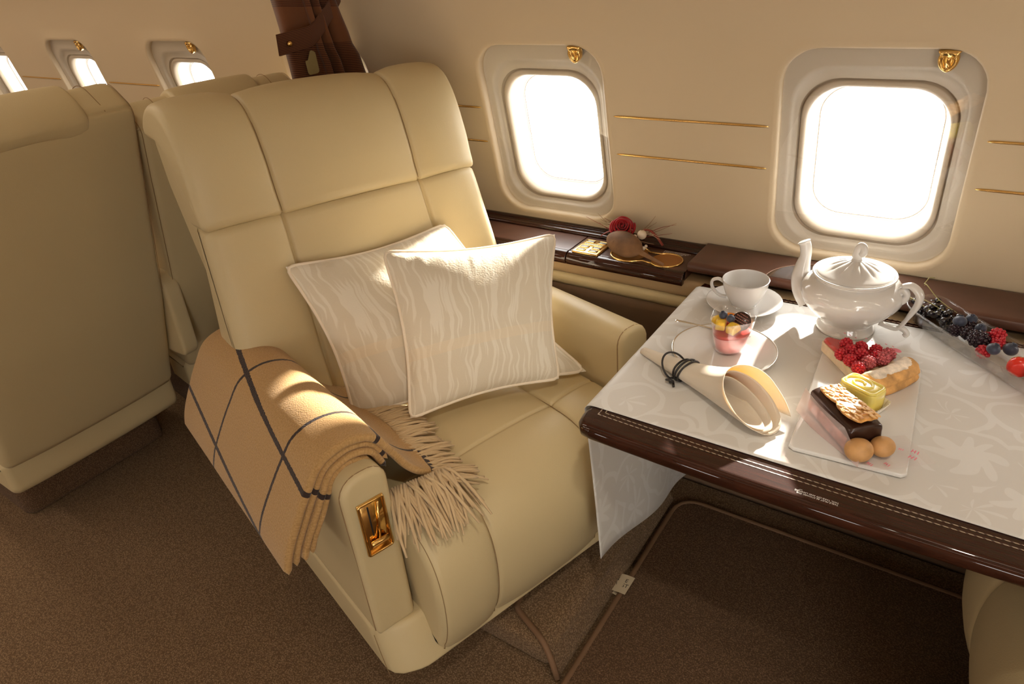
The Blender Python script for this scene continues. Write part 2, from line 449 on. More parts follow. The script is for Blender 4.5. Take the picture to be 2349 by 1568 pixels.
# windows: frame with stepped rings, white reveal, outer pane, inner dust pane, gold shade handle
def ring_stack(cx, loops, mirror=False):
    V = []; F = []
    for (w_, h_, r, sc, d) in loops:
        for p in rr_loop(w_, h_, r, NW): V.append(wp(cx + p.x, sc + p.y, d))
    for k in range(len(loops) - 1):
        for i in range(NW):
            j = (i + 1) % NW; F.append((k * NW + i, k * NW + j, (k + 1) * NW + j, (k + 1) * NW + i))
    if mirror: V = [Vector((v.x, -v.y, v.z)) for v in V]; F = [tuple(reversed(f)) for f in F]
    return (V, F)
def pane_disc(cx, w_, h_, r, sc, d, mirror=False):
    V = [wp(cx + p.x, sc + p.y, d) for p in rr_loop(w_, h_, r, NW)]
    if mirror: V = [Vector((v.x, -v.y, v.z)) for v in V]
    return (V, [tuple(range(NW))])

def shade_handle(cx, mirror):
    prof = [(-.017, 0), (.017, 0), (.0155, -.008), (.0175, -.016), (.0150, -.028), (.008, -.037), (0, -.0405), (-.008, -.037), (-.0150, -.028), (-.0175, -.016), (-.0155, -.008)]
    P = catmull([(x, y) for x, y in prof], 3, True); n = len(P); V = []; F = []
    lay = [(1.0, .004), (1.0, -.006), (.93, -.010), (.55, -.0125), (.42, -.011), (.36, -.0085), (.0, -.0085)]
    cxh, syh = cx + .112, .505
    for k, d in lay:
        for p in P: V.append(wp(cxh + p.x * k, syh + (-.0195 + (p.y + .0195) * (k if k > .5 or k == 0 else min(1, k + .35))), d + .006))
    for a in range(len(lay) - 1):
        for i in range(n): j = (i + 1) % n; F.append((a * n + i, a * n + j, (a + 1) * n + j, (a + 1) * n + i))
    if mirror: V = [Vector((v.x, -v.y, v.z)) for v in V]; F = [tuple(reversed(f)) for f in F]
    return (V, F)

LIP_SHADE = mat('shaded_window_lip', (.46, .38, .28), .45)  # frame tone darkened: shade on the cabin-facing lip is put into the colour
num = 0
for mir in (False, True):
    for cx in WINX:
        if mir and abs(cx - FILL_DOORX) < .1: continue
        num += 1
        win = thing('window_%d' % num, None, None, kind='structure')
        obj('window_frame', ring_stack(cx, [(OW, OH, OR_, .271, .0165), (OW - .012, OH - .012, OR_ - .004, .271, .0185), (.338, .42, .082, .258, .020), (.326, .404, .082, .256, .022), (.322, .400, .080, .256, .030), (.302, .374, .080, .249, .033)], mir), FRAMEM, win)
        obj('inner_surround', ring_stack(cx, [(.302, .374, .080, .249, .033), (.3005, .3725, .080, .249, .046), (.294, .366, .080, .248, .046), (.2935, .3655, .080, .248, .037), (.290, .362, .080, .248, .0345), (.282, .353, .079, .247, .0335), (.274, .344, .078, .246, .0365), (.269, .338, .077, .2455, .043), (.267, .335, .076, .245, .052)], mir), LIP_SHADE, win, label='rounded inner surround, coloured darker for shade')
        obj('window_reveal', ring_stack(cx, [(.267, .335, .076, .245, .052), (.264, .331, .075, .245, .070), (.252, .316, .07, .243, .098), (.244, .306, .066, .243, .100)], mir), REVEAL, win)
        obj('window_gasket', ring_stack(cx, [(.2455, .3075, .066, .243, .0985), (.2435, .3055, .065, .243, .0975), (.2405, .3025, .064, .243, .099)], mir), GASKET, win)
        obj('outer_pane', pane_disc(cx, .2445, .3065, .066, .243, .1005, mir), GLASS, win, smooth=False)
        obj('inner_pane', pane_disc(cx, OW - .002, OH - .002, OR_, .271, .012, mir), GLASS, win, smooth=False)
        obj('shade_handle', shade_handle(cx, mir), GOLD, win, label='gold window shade handle')

# sky portals, one outside each window: sampling guides for the daylight
for mir in (1, -1):
    for cx in WINX:
        if mir < 0 and abs(cx - FILL_DOORX) < .1: continue
        c = wp(cx, .243, .12); p = area('window_portal', (c.x, c.y * mir, c.z), .27, .33, 1, (1, 1, 1), (0, -CL * mir, -SL)); p.data.cycles.is_portal = True

# frame of the unseen doorway added to let in daylight as fill
dpf = [(FILL_DOORX - BAY / 2, 0.0), (FILL_DOORX - BAY / 2, 1.86), (FILL_DOORX + BAY / 2, 1.86), (FILL_DOORX + BAY / 2, 0.0)]
dv = MB()
for (xa, za), (xb, zb) in zip(dpf[:-1], dpf[1:]):
    dv.add(rbox(max(.05, abs(xb - xa)), .10, max(.05, abs(zb - za)), .01, 2, ((xa + xb) / 2, -1.62 if za == 0 or zb == 0 else -1.52, (za + zb) / 2)))
o = obj('added_door_1', dv.data()[:2], FRAMEM); tag(o, kind='structure')
p = area('added_doorway_portal', (FILL_DOORX, -1.72, .95), BAY - .06, 1.8, 1, (1, 1, 1), (0, 1, 0)); p.data.cycles.is_portal = True

# unseen leaf added to narrow the opening and cut its fill light
o = obj('added_door_2', rbox(BAY * .55, .04, 1.82, .01, 2, (FILL_DOORX - BAY * .22, -1.66, .92)), WALLM); tag(o, kind='structure')

# gold trim spears between the windows
tn = 0
for k in range(-5, 5):
    bx = WC + BAY * (k + .5)
    for s in (.337, .237):
        for sgn in (1, -1):
            if sgn < 0 and abs(bx - FILL_DOORX) < .5: continue
            tn += 1
            path = []; rad = []
            for i in range(25):
                u = i / 24 * 2 - 1; q = wp(bx + u * .195, s, -.0008); path.append((q.x, q.y * sgn, q.z)); rad.append(.0029 * min(1, (1 - abs(u)) * 9 + .12))
            o = obj('trim_%d' % tn, tube(path, rad, 8), GOLD); tag(o, kind='structure')

# outside: pale apron ground and an opposite hangar-like haze are not visible; the sky alone shows

# ------------------------------------------------------------------ side ledge with mahogany top
XA, XB, XC = XL + .02, -.572, XR - .02
ledge = thing('side_ledge', 'long mahogany side ledge under the windows with gold-rimmed cup holders', 'side ledge')
topprof = rpoly([(1.494, .690), (1.494, .714), (1.66, .714), (1.66, .690)], [.012, .012, .0, .0], 6)
obj('ledge_top', pad([(a, b) for a, b in topprof], (-.903 - XA) / 2, YZ, er=.002, ds=.012, y0=(-.903 + XA) / 2, dt=.3), WOODS, ledge)
obj('ledge_lid', pad([(a, b) for a, b in topprof], (XB + .9005) / 2, YZ, er=.002, ds=.012, y0=(XB - .9005) / 2, dt=.1), WOODS, ledge)
lip = rpoly([(1.487, .682), (1.484, .696), (1.492, .7115), (1.506, .7155), (1.512, .713), (1.50, .682)], [.004, .008, .008, .004, .002, .002], 4)
obj('ledge_nosing', pad([(a, b) for a, b in lip], (-.903 - XA) / 2, YZ, er=.002, ds=.005, y0=(-.903 + XA) / 2, dt=.3), WOOD, ledge)
obj('ledge_nosing', pad([(a, b) for a, b in lip], (XB + .9005) / 2, YZ, er=.002, ds=.005, y0=(XB - .9005) / 2, dt=.1), WOOD, ledge)
rail = rpoly([(1.612, .712), (1.612, .720), (1.622, .7245), (1.632, .7225), (1.640, .730), (1.652, .731), (1.662, .712)], .003, 3)
obj('back_rail', pad([(a, b) for a, b in rail], (XB - XA) / 2, YZ, er=.002, ds=.005, y0=(XB + XA) / 2, dt=.4), WOOD, ledge)
f1 = rpoly([(1.502, .690), (1.506, .645), (1.56, .645), (1.56, .690)], .004, 3)
obj('leather_band', pad([(a, b) for a, b in f1], (XC - XA) / 2, YZ, er=.002, ds=.01, y0=(XC + XA) / 2, dt=.5), LEATHER2, ledge, label='tan leather band below the mahogany')
f2 = rpoly([(1.512, .642), (1.504, .625), (1.514, .606), (1.57, .606), (1.57, .642)], [.006, .02, .006, .002, .002], 4)
obj('padded_band', pad([(a, b) for a, b in f2], (XC - XA) / 2, YZ, er=.002, ds=.01, y0=(XC + XA) / 2, dt=.5), LEATHER, ledge, label='cream padded band')
f3 = [(1.518, .603), (1.545, .40), (1.56, .20), (1.555, .002), (1.575, .002), (1.60, .30), (1.58, .603)]
LOWP = mat('brown_lower_panel', (.17, .10, .055), .85, bump=(400, .2, 2))
obj('lower_panel', pad(f3, (XC - XA) / 2, YZ, er=.002, ds=.03, y0=(XC + XA) / 2, dt=.5), LOWP, ledge)

# raised lid over the table slot
lid = thing('table_bay_cover', 'raised mahogany cover over the table bay below the near window', 'cover', (XB, 1.51, .706))
lp = rpoly([(1.508, .7155), (1.506, .733), (1.514, .738), (1.645, .738), (1.645, .7155)], [.003, .007, .004, .003, .002], 4)
obj('cover_top', move(pad([(a, b) for a, b in lp], (XC - XB) / 2 - .003, YZ, er=.004, ds=.006, y0=(XC + XB) / 2, dt=.2), (-XB, -1.51, -.706)), WOODS, lid)
def arch_inlay(cx):
    path = []
    for i in range(41):
        a = pi * i / 40; path.append((cx + .155 * cos(a), 1.5145 + .118 * sin(a), .7382))
    return tube(path, .0009, 5)
ARL = mat('arch_inlay_line', (.30, .17, .10), .35)
for cx in (WC, WC + BAY): obj('arch_inlay', move(arch_inlay(cx), (-XB, -1.51, -.706)), ARL, lid)
ARCH = mat('polished_mahogany_field', (.085, .030, .020), .12, coat=1.0, coatr=.03); add_grain(ARCH)
for cx in (WC, WC + BAY):
    V = [Vector((cx, 1.5155, .7383))] + [Vector((cx + .153 * cos(pi * i / 40), 1.5155 + .116 * sin(pi * i / 40), .7383)) for i in range(41)]
    obj('polished_field', move((V, [(0, i, i + 1) for i in range(1, 41)]), (-XB, -1.51, -.706)), ARCH, lid, smooth=False)

# gold switch plate
sp = obj('switch_plate', xf(rbox(.078, .092, .006, .003, 2), Matrix.Translation((-.851, 1.545, .7165))), GOLDR, ledge, label='gold switch plate with grey buttons')
KEY = mat('grey_switch_key', (.45, .45, .44), .25)
keys = [(-.018, .027, .024, .014), (.018, .027, .024, .014), (0, .0085, .058, .009), (-.018, -.008, .024, .014), (.018, -.008, .024, .014), (-.018, -.029, .024, .014), (.018, -.029, .024, .014)]
for kx, ky, kw, kh in keys:
    obj('switch_button', xf(rbox(kw - .004, kh - .003, .004, .0015, 2), Matrix.Translation((-.851 + kx, 1.545 + ky, .7195))), KEY, sp)
    obj('button_bezel', xf(tube([Vector((p.x, p.y, 0)) for p in rpoly([(kw / 2, -kh / 2), (kw / 2, kh / 2), (-kw / 2, kh / 2), (-kw / 2, -kh / 2)], .003, 4)], .0014, 6, True), Matrix.Translation((-.851 + kx, 1.545 + ky, .7202))), GOLD, sp)

# double cup holder: two gold rims with wells
AMB = mat('amber_well', (.42, .17, .035), .25, metal=.35)
def cup_loop():
    P = []
    c1, c2, r1, r2 = Vector((-.742, 1.552)), Vector((-.640, 1.549)), .050, .041
    for i in range(33): a = R(50) + R(260) * i / 32; P.append(c1 + Vector((cos(a), sin(a))) * r1)
    P.append(Vector((-.695, 1.523)))
    for i in range(33): a = R(-130) + R(260) * i / 32; P.append(c2 + Vector((cos(a), sin(a))) * r2)
    P.append(Vector((-.695, 1.578)))
    return P
cl_ = cup_loop()
chp = obj('cup_holder', tube([(p.x, p.y, .7155) for p in cl_], .0028, 8, True), GOLD, ledge, label='gold rimmed double cup holder')
for (cx, cy_, r_) in ((-.742, 1.552, .047), (-.640, 1.549, .0385)):
    obj('well', move(lathe([(.001, .7146), (r_ * .86, .7146), (r_ * .93, .7149), (r_, .7160)], 40, False), (cx, cy_, 0)), AMB, chp, label='amber metal well')
# small white placard marks on the rail beside the rose
mk = MB(); rr = random.Random(3)
for row in range(4):
    x = -.668
    while x < -.615 + .006 * (3 - row):
        l = rr.uniform(.0018, .005); mk.add(rbox(l, .0014, .0003, 0, 1, (x + l / 2, 1.606 - row * .0045, .7147))); x += l + .0012
obj('placard_lettering', mk.data()[:2], mat('white_print', (.75, .72, .68), .5), ledge, smooth=False)
# ------------------------------------------------------------------ main lounge chair (local: x forward, y towards the windows, z up; origin on the floor under the arm fronts)
def roll(vf, k=.045, y0=0): return ([Vector((v.x, v.y, v.z - k * v.y)) for v in vf[0]],) + tuple(vf[1:])

def make_chair(label, group, loc, rotz, plinth_poly):
    t = thing('lounge_chair', label, 'armchair', loc, rotz, group)
    # base shroud
    plan = rpoly([(-.80, -.425), (-.02, -.428), (.012, -.36), (.014, .36), (-.02, .428), (-.36, .425), (-.80, .22)], [.05, .05, .09, .09, .05, .05, .05], 8)
    V, F = pad(plan, .0585, XY, er=.012, ds=.02, y0=.1395, dt=.02)
    V = [Vector((v.x + max(0, min(1, (.197 - v.z) / .115)) * .048 * max(0, min(1, (v.x + .35) / .3)), v.y, v.z)) for v in V]
    base = obj('base_shroud', (V, F), LEATHER, t)
    for s in (-1, 1):
        obj('shroud_seam', tube([(-.012, s * .431, .195), (.004, s * .432, .15), (.026, s * .432, .09)], .0008, 6), STITCH, base)
    if plinth_poly:
        a = -rotz; M = Matrix.Scale(1 / CS, 4) @ Matrix.Rotation(a, 4, 'Z') @ Matrix.Translation((-loc[0], -loc[1], -loc[2]))
        V, F = pad(rpoly(plinth_poly, .03, 5), .041, XY, er=.022, ds=.03, y0=.041, dt=.02)
        obj('carpeted_plinth', xf((V, F), M), CARPET, t, label='brown carpeted plinth')
    # arms
    armp = rpoly([(-.424, .193), (-.428, .619), (-.326, .619), (-.330, .193)], [.004, .046, .036, .004], 8)
    for s in (-1, 1):
        P = [(-p[0] * -s if s < 0 else -p[0], p[1]) for p in armp]
        P = [(p[0] if s < 0 else -p[0], p[1]) for p in armp]
        if s > 0: P = P[::-1]
        arm = obj('arm', pad(P, .33 if s < 0 else .25, YZ, er=.014, ds=.014, y0=-.33 if s < 0 else -.25, dt=.05), LEATHER, t)
        Q, _, _ = resample(P, .012); c = sum(Q, Vector((0, 0))) / len(Q)
        pts = [q + (c - q).normalized() * .0015 for q in Q if q.y > .2]
        k0 = min(range(len(pts)), key=lambda i: (pts[i].y, abs(pts[i].x)))
        # order from outer bottom, over the top, to the inner bottom
        i0 = max(range(len(pts)), key=lambda i: (pts[i] - pts[i - 1]).length); pts = pts[i0:] + pts[:i0]
        obj('arm_stitching', tube([(-.0125, p.x, p.y) for p in pts], .0017, 6), STITCH, arm)
        if s < 0:
            pl = obj('control_plate', xf(rbox(.004, .058, .134, .0018, 2), Matrix.Translation((.0012, -.3755, .490))), GOLDR, arm, label='gold seat control plate with lever')
            obj('plate_rim', tube([(.0045, -.3755 + p.x, .490 + p.y) for p in rpoly([(.0265, -.0645), (.0265, .0645), (-.0265, .0645), (-.0265, -.0645)], .004, 4)], .0030, 8, True), GOLD, pl)
            obj('mirror_panel', xf(rbox(.002, .047, .122, .0006, 1), Matrix.Translation((.0036, -.3755, .490))), GOLD, pl)
            obj('lever', xf(rbox(.010, .040, .020, .003, 3), Matrix.Translation((.008, -.3755, .452)) @ Matrix.Rotation(R(28), 4, 'Y')), GOLD, pl)
            obj('lever_slot', xf(rbox(.0016, .0035, .075, .0006, 1), Matrix.Translation((.0048, -.384, .508))), DARK, pl)
            obj('release_rod', tube([(.006, -.363, .548), (.008, -.368, .50), (.009, -.3745, .462)], .0028, 8), GOLD, pl)
    # seat cushion
    sp_ = catmull([(-.50, .43), (-.38, .450), (-.22, .456), (-.085, .456), (-.01, .450), (.05, .425), (.085, .375), (.098, .30), (.092, .21), (.066, .132), (.03, .122), (-.20, .30), (-.48, .33)], 6, True)
    cush = obj('seat_cushion', pad(sp_, .320, XZ, er=.022, ds=.014, grooves=(-.165, .165), pgrooves=[(-.085, .456)], gd=.0055, gw=.0045, puff=.010, ppuff=lambda p: 1.0 if p.y > .38 or p.x > .03 else 0.0, dt=.025), LEATHER, t)
    def onp(P, t_, off=0.0): return [(p[0], t_, p[1]) for p in P]
    front = [p for p in sp_ if (p.x > -.46 and p.y > .42) or p.x > .05]
    front.sort(key=lambda p: math.atan2(p.y - .28, p.x + .2) * -1)
    for s in (-1, 1):
        obj('cushion_piping', tube([(p.x * 1.0 + .001, s * .3095, p.y - .001) for p in front], .0008, 6), STITCH, cush)
        obj('cushion_seam', tube([(p.x - .0035 * (p.x > 0), s * .165, p.y - .004) for p in front if p.y < .448 or p.x > -.1], .0008, 6), STITCH, cush)
    # backrest pad
    W = lambda p: 1 + (.93 - p.y) * .22
    bp = [(-.455, .36), (-.473, .43), (-.51, .58), (-.545, .727), (-.590, .905), (-.60, .93), (-.67, .94), (-.67, .60), (-.60, .36)]
    bp = rpoly(bp, [.02, .1, .1, .1, .03, .012, .01, .05, .02], 5)
    back = obj('backrest', roll(pad(bp, .377, XZ, er=.030, ds=.014, grooves=(-.192, .192), gd=.0075, gw=.0045, puff=.012, ppuff=lambda p: 1.0 if p.x > -.605 and p.y > .38 else 0.0, wfn=W, gside=lambda p: 1.0 if p.x > -.62 else 0.0)), LEATHER, t)
    # shell behind
    shp = rpoly([(-.67, 1.12), (-.65, .93), (-.62, .50), (-.62, .24), (-.685, .24), (-.690, .72), (-.795, 1.00), (-.800, 1.125)], [.01, .02, .02, .02, .05, .2, .1, .02], 5)
    obj('back_shell', roll(pad(shp, .373, XZ, er=.018, ds=.02, wfn=lambda p: 1.0 if p.y > .85 else 1 - (.85 - p.y) * .05)), LEATHER, t)
    # headrest
    hp = catmull([(-.5965, .929), (-.604, .975), (-.612, 1.02), (-.627, 1.075), (-.650, 1.13), (-.683, 1.170), (-.730, 1.186), (-.780, 1.174), (-.812, 1.145), (-.817, 1.120), (-.803, 1.108), (-.76, 1.104), (-.715, 1.085), (-.695, 1.04), (-.69, .97), (-.68, .928), (-.64, .925)], 5, True)
    Wh = lambda p: 1 + max(0, (-.62 - p.x)) * .18 - max(0, p.y - 1.0) * .10
    head = obj('headrest', roll(pad(hp, .376, XZ, er=.017, ds=.013, grooves=(-.190, .190), gd=.0065, gw=.0045, puff=.014, ppuff=lambda p: 1.0 if (p.x > -.66 and p.y > .94) or p.y > 1.13 else 0.0, wfn=Wh, gside=lambda p: 1.0 if p.y > 1.125 or p.x > -.645 else 0.0)), LEATHER, t)
    fr = [p for p in hp if (p.x > -.66 and p.y > .935 and p.x > -.66) or p.y > 1.15]
    fr.sort(key=lambda p: math.atan2(p.y - 1.04, p.x + .74) * -1)
    for s in (-1, 1):
        pts = []
        for p in fr:
            if p.x < -.80 or (p.x < -.62 and p.y < 1.05): continue
            y = s * .3665 * Wh(p); pts.append((p.x - .0095, y, p.y - .0095 * (p.y > 1.1) - .045 * y))
        obj('headrest_stitching', tube(pts, .0017, 6), STITCH, head)
        pts = [(p.x - .0045, s * .190 * Wh(p), p.y - .005 * (p.y > 1.13) - .045 * s * .19) for p in fr if p.x > -.79 and not (p.x < -.62 and p.y < 1.05)]
        obj('headrest_seam', tube(pts, .0008, 6), STITCH, head)
    return t

CS = .96
CH = (-.74 * CS, .994 * CS, 1.47 * (1 - CS)); CHR = R(-16.48)
chair = make_chair('cream leather lounge chair with plaid blanket on its arm and two pillows', 'lounge chairs at the table', CH, CHR,
                   [(-1.15, .815), (-.575, .815), (-.575, 1.44), (-1.15, 1.44)])
chair.scale = (CS, CS, CS)
chair2 = copy_tree(chair); tag(chair2, 'cream leather lounge chair facing the table from its far end', 'armchair')
chair2.location = (.275, .985, 1.47 * (1 - CS)); chair2.rotation_euler = (0, 0, R(188.6))

# ------------------------------------------------------------------ seats further along the cabin, seen from behind (local x = the way the seat faces)
def make_rear_seat(label, loc, half=.262, arms=(-1, 1), zs=1.0, rot=pi):
    t = thing('cabin_seat', label, 'seat', loc, rot, 'cabin seats seen from behind')
    k = .385
    X = lambda z: -(z - .17) * k
    prof = rpoly([(X(.275) + .004, .275), (X(.60) - .012, .60), (X(1.00), 1.00), (X(1.135) - .0, 1.135), (X(1.165) + .10, 1.20), (X(1.15) + .17, 1.155), (X(.60) + .165, .60), (.16, .275)], [.01, .3, .2, .03, .06, .05, .1, .02], 6)
    back = obj('back_panel', pad(prof, half, XZ, er=.022, ds=.02, dt=.05, puff=.008, ppuff=lambda p: 1.0 if p.x < X(p.y) + .03 else 0.0, pgrooves=[(X(1.138) + .004, 1.138)], gw=.003, gd=.003, wfn=lambda p: 1 + max(0, p.y - .3) * .02), LEATHER, t)
    ftp = rpoly([(-.014, .282), (-.012, .165), (.16, .165), (.16, .282)], [.012, .03, .01, .01], 6)
    obj('lower_trim', pad(ftp, half + .004, XZ, er=.022, ds=.012, dt=.06, puff=.006), LEATHER, t, label='padded cream lower trim')
    # loose headrest pad folded over the top of the back
    hw = half - .115
    hp = catmull([(X(1.095) - .004, 1.100), (X(1.115) - .008, 1.118), (X(1.14) - .004, 1.143), (X(1.165) + .034, 1.177), (X(1.165) + .09, 1.203), (X(1.15) + .16, 1.172), (X(1.10) + .19, 1.09), (X(.98) + .195, .98), (X(.98) + .150, .98), (X(1.14) + .05, 1.13), (X(1.12) + .02, 1.108)], 5, True)
    V, F = pad(hp, hw, XZ, er=.012, ds=.010, dt=.02, puff=.004)
    V2 = []
    for v in V:
        if v.x < X(v.z) + .01 and v.z < 1.14:      # the free edge rises in the middle
            lift = .014 * max(0, 1 - (v.y / (hw * .62)) ** 2) ** .6 if abs(v.y) < hw * .62 else 0
            v = Vector((v.x - lift * k, v.y, v.z + lift * (1.14 - v.z) / .05))
        V2.append(v)
    obj('headrest_pad', (V2, F), LEATHER, t, label='loose leather headrest pad folded over the top')
    for s in (-1, 1):
        obj('top_seam', tube(prof_path(prof, lambda p: p.y > 1.137 and p.x < X(p.y) + .16, s * (hw + .045), .004), .0008, 6), STITCH, back)
        obj('side_piping', tube(prof_path(prof, lambda p: p.y > .62 and p.x < X(p.y) + .15, s * (half - .0065) * (1 + .015), -.004), .0008, 6), STITCH, back)
    cu = rpoly([(.10, .30), (.10, .45), (.62, .47), (.66, .40), (.62, .30)], [.02, .03, .05, .05, .03], 5)
    obj('seat_cushion', pad(cu, half - .01, XZ, er=.02, ds=.03, dt=.08, puff=.01), LEATHER, t)
    for s in arms:
        ap = rpoly([(-.165, .385), (-.180, .62), (-.155, .658), (.40, .63), (.42, .385)], [.03, .06, .03, .04, .03], 6)
        obj('armrest', pad(ap, .027, XZ, er=.013, ds=.014, dt=.02, y0=s * (half + .030)), LEATHER, t)
    pp = rpoly([(.12, -half * .9), (.12, half * .9), (.60, half * .9), (.60, -half * .9)], .03, 4)
    for ch in t.children:
        for q in [ch] + list(ch.children):
            for v in q.data.vertices:
                if v.co.z > .3: v.co.z = .3 + (v.co.z - .3) * zs
    obj('carpeted_pedestal', pad(pp, .082, XY, er=.012, ds=.03, y0=.082, dt=.04), MATM, t, label='brown carpeted pedestal')
    return t
make_rear_seat('cream leather seat beside the aisle, turned away, lower trim near the carpet', (-2.14, .665, 0), .265, (-1,), 1.045)
make_rear_seat('cream leather seat turned away between the aisle seat and the windows', (-2.12, 1.235, 0), .235, (), .975, R(170))
# ------------------------------------------------------------------ pillows on the chair (world coordinates from the chair's own frame)
CM = Matrix.Translation(CH) @ Matrix.Rotation(CHR, 4, 'Z') @ Matrix.Scale(CS, 4)
def cw(x, y, z): return CM @ Vector((x, y, z))

def linen():
    m = mat('cream_linen', (.62, .52, .40), .75, spec=.2, sheen=.3); nt, b = nodes(m)
    uv = nt.nodes.new('ShaderNodeUVMap'); mp = nt.nodes.new('ShaderNodeMapping'); mp.inputs['Scale'].default_value = (1, .16, 1); nt.links.new(uv.outputs[0], mp.inputs[0])
    n0 = nt.nodes.new('ShaderNodeTexNoise'); n0.inputs['Scale'].default_value = 3.2; n0.inputs['Detail'].default_value = 2; nt.links.new(uv.outputs[0], n0.inputs['Vector'])
    sx = nt.nodes.new('ShaderNodeSeparateXYZ'); nt.links.new(uv.outputs[0], sx.inputs[0])
    a = nt.nodes.new('ShaderNodeMath'); a.operation = 'MULTIPLY'; a.inputs[1].default_value = .16; nt.links.new(n0.outputs['Fac'], a.inputs[0])
    ad = nt.nodes.new('ShaderNodeMath'); ad.operation = 'ADD'; nt.links.new(sx.outputs[0], ad.inputs[0]); nt.links.new(a.outputs[0], ad.inputs[1])
    mm = nt.nodes.new('ShaderNodeMath'); mm.operation = 'MULTIPLY'; mm.inputs[1].default_value = 38; nt.links.new(ad.outputs[0], mm.inputs[0])
    cmb = nt.nodes.new('ShaderNodeCombineXYZ'); nt.links.new(mm.outputs[0], cmb.inputs[0])
    ysc = nt.nodes.new('ShaderNodeMath'); ysc.operation = 'MULTIPLY'; ysc.inputs[1].default_value = 2.4; nt.links.new(sx.outputs[1], ysc.inputs[0]); nt.links.new(ysc.outputs[0], cmb.inputs[1])
    n1 = nt.nodes.new('ShaderNodeTexNoise'); n1.inputs['Scale'].default_value = 1.0; n1.inputs['Detail'].default_value = 1.5; nt.links.new(cmb.outputs[0], n1.inputs['Vector'])
    cr = nt.nodes.new('ShaderNodeValToRGB'); e = cr.color_ramp.elements; e[0].position = .52; e[0].color = (.66, .585, .45, 1); e[1].position = .57; e[1].color = (.74, .68, .555, 1); nt.links.new(n1.outputs['Fac'], cr.inputs[0])
    # one paler woven band across
    bd = nt.nodes.new('ShaderNodeMath'); bd.operation = 'COMPARE'; bd.inputs[1].default_value = .36; bd.inputs[2].default_value = .035; nt.links.new(sx.outputs[1], bd.inputs[0])
    bm_ = nt.nodes.new('ShaderNodeMath'); bm_.operation = 'MULTIPLY'; bm_.inputs[1].default_value = .45; nt.links.new(bd.outputs[0], bm_.inputs[0])
    mx = nt.nodes.new('ShaderNodeMix'); mx.data_type = 'RGBA'; mx.inputs[7].default_value = (.74, .62, .44, 1); nt.links.new(bm_.outputs[0], mx.inputs[0]); nt.links.new(cr.outputs[0], mx.inputs[6])
    nt.links.new(mx.outputs[2], b.inputs['Base Color'])
    w1 = nt.nodes.new('ShaderNodeTexNoise'); w1.inputs['Scale'].default_value = 90; nt.links.new(uv.outputs[0], w1.inputs['Vector'])
    bp = nt.nodes.new('ShaderNodeBump'); bp.inputs['Strength'].default_value = .35; bp.inputs['Distance'].default_value = .002; nt.links.new(w1.outputs['Fac'], bp.inputs['Height']); nt.links.new(bp.outputs[0], b.inputs['Normal'])
    return m
LINEN = linen(); LPIPE = mat('linen_piping', (.80, .70, .55), .8, spec=.2)

def pillow(label, TL, TR, BR, BL, th, seed, sag=.03):
    """corner points in the chair frame; front faces the chair's front"""
    TL, TR, BR, BL = [cw(*p) for p in (TL, TR, BR, BL)]
    c = (TL + TR + BR + BL) / 4; nrm = ((TR - BL).cross(TL - BR)).normalized()
    if nrm.x < 0: nrm = -nrm
    n = 46
    def mid(u, v):
        # edges bow inwards between the corners
        p = (TL * (1 - u) + TR * u) * v + (BL * (1 - u) + BR * u) * (1 - v)
        ex = 4 * u * (1 - u); ey = 4 * v * (1 - v)
        du = (TR - TL + BR - BL) / 2; dv = (TL - BL + TR - BR) / 2
        p = p + du * ((.5 - u) * 2 * .045 * ey ** 1.3) + dv * ((.5 - v) * 2 * .045 * ex ** 1.3)
        return p
    def bulge(u, v):
        a = max(0, 1 - abs(2 * u - 1) ** 2.4); b_ = max(0, 1 - abs(2 * v - 1) ** 2.4)
        return (a * b_) ** .52
    rg = random.Random(seed)
    wr = [(rg.random(), rg.uniform(.10, .3), rg.uniform(.5, 1)) for _ in range(16)]
    def wrinkle(u, v):
        s = 0
        for (c0, l, am) in wr:
            s += am * .0042 * math.exp(-((u - c0 - (1 - v) * (c0 - .5) * .4) / .014) ** 2) * max(0, 1 - (1 - v) / l) * min(1, (1 - v) * 18)
        s += .004 * (mnoise.noise(Vector((u * 4, v * 4, seed))) )
        return s
    mb = MB()
    f = lambda sgn: (lambda u, v: mid(u, v) + nrm * sgn * (th * bulge(u, v) + (wrinkle(u, v) if 0 < u < 1 and 0 < v < 1 else 0)))
    mb.add(grid(n, n, f(1), lambda u, v: (u, v)))
    g = grid(n, n, f(-1), lambda u, v: (u, v)); mb.add((g[0], [tuple(reversed(q)) for q in g[1]], g[2]))
    o = obj('pillow', mb.data(), LINEN); tag(o, label, 'pillow', 'pillows on the lounge chair')
    ring = [mid(k / 30, 0) for k in range(30)] + [mid(1, k / 30) for k in range(30)] + [mid(1 - k / 30, 1) for k in range(30)] + [mid(0, 1 - k / 30) for k in range(30)]
    # soften corners
    for _ in range(2): ring = [(ring[i - 1] + ring[i] * 2 + ring[(i + 1) % len(ring)]) / 4 for i in range(len(ring))]
    obj('piping', tube(ring, .0042, 8, True), LPIPE, o)
    return o
pillow('cream streaked pillow at the back, partly hidden behind the other pillow', (-.545, -.235, .831), (-.536, .213, .803), (-.095, .300, .486), (-.360, -.225, .485), .054, 3)
pillow('cream streaked pillow lying in front of the other pillow, whole face showing', (-.405, -.048, .846), (-.300, .398, .776), (-.105, .215, .500), (-.235, -.142, .500), .062, 11)

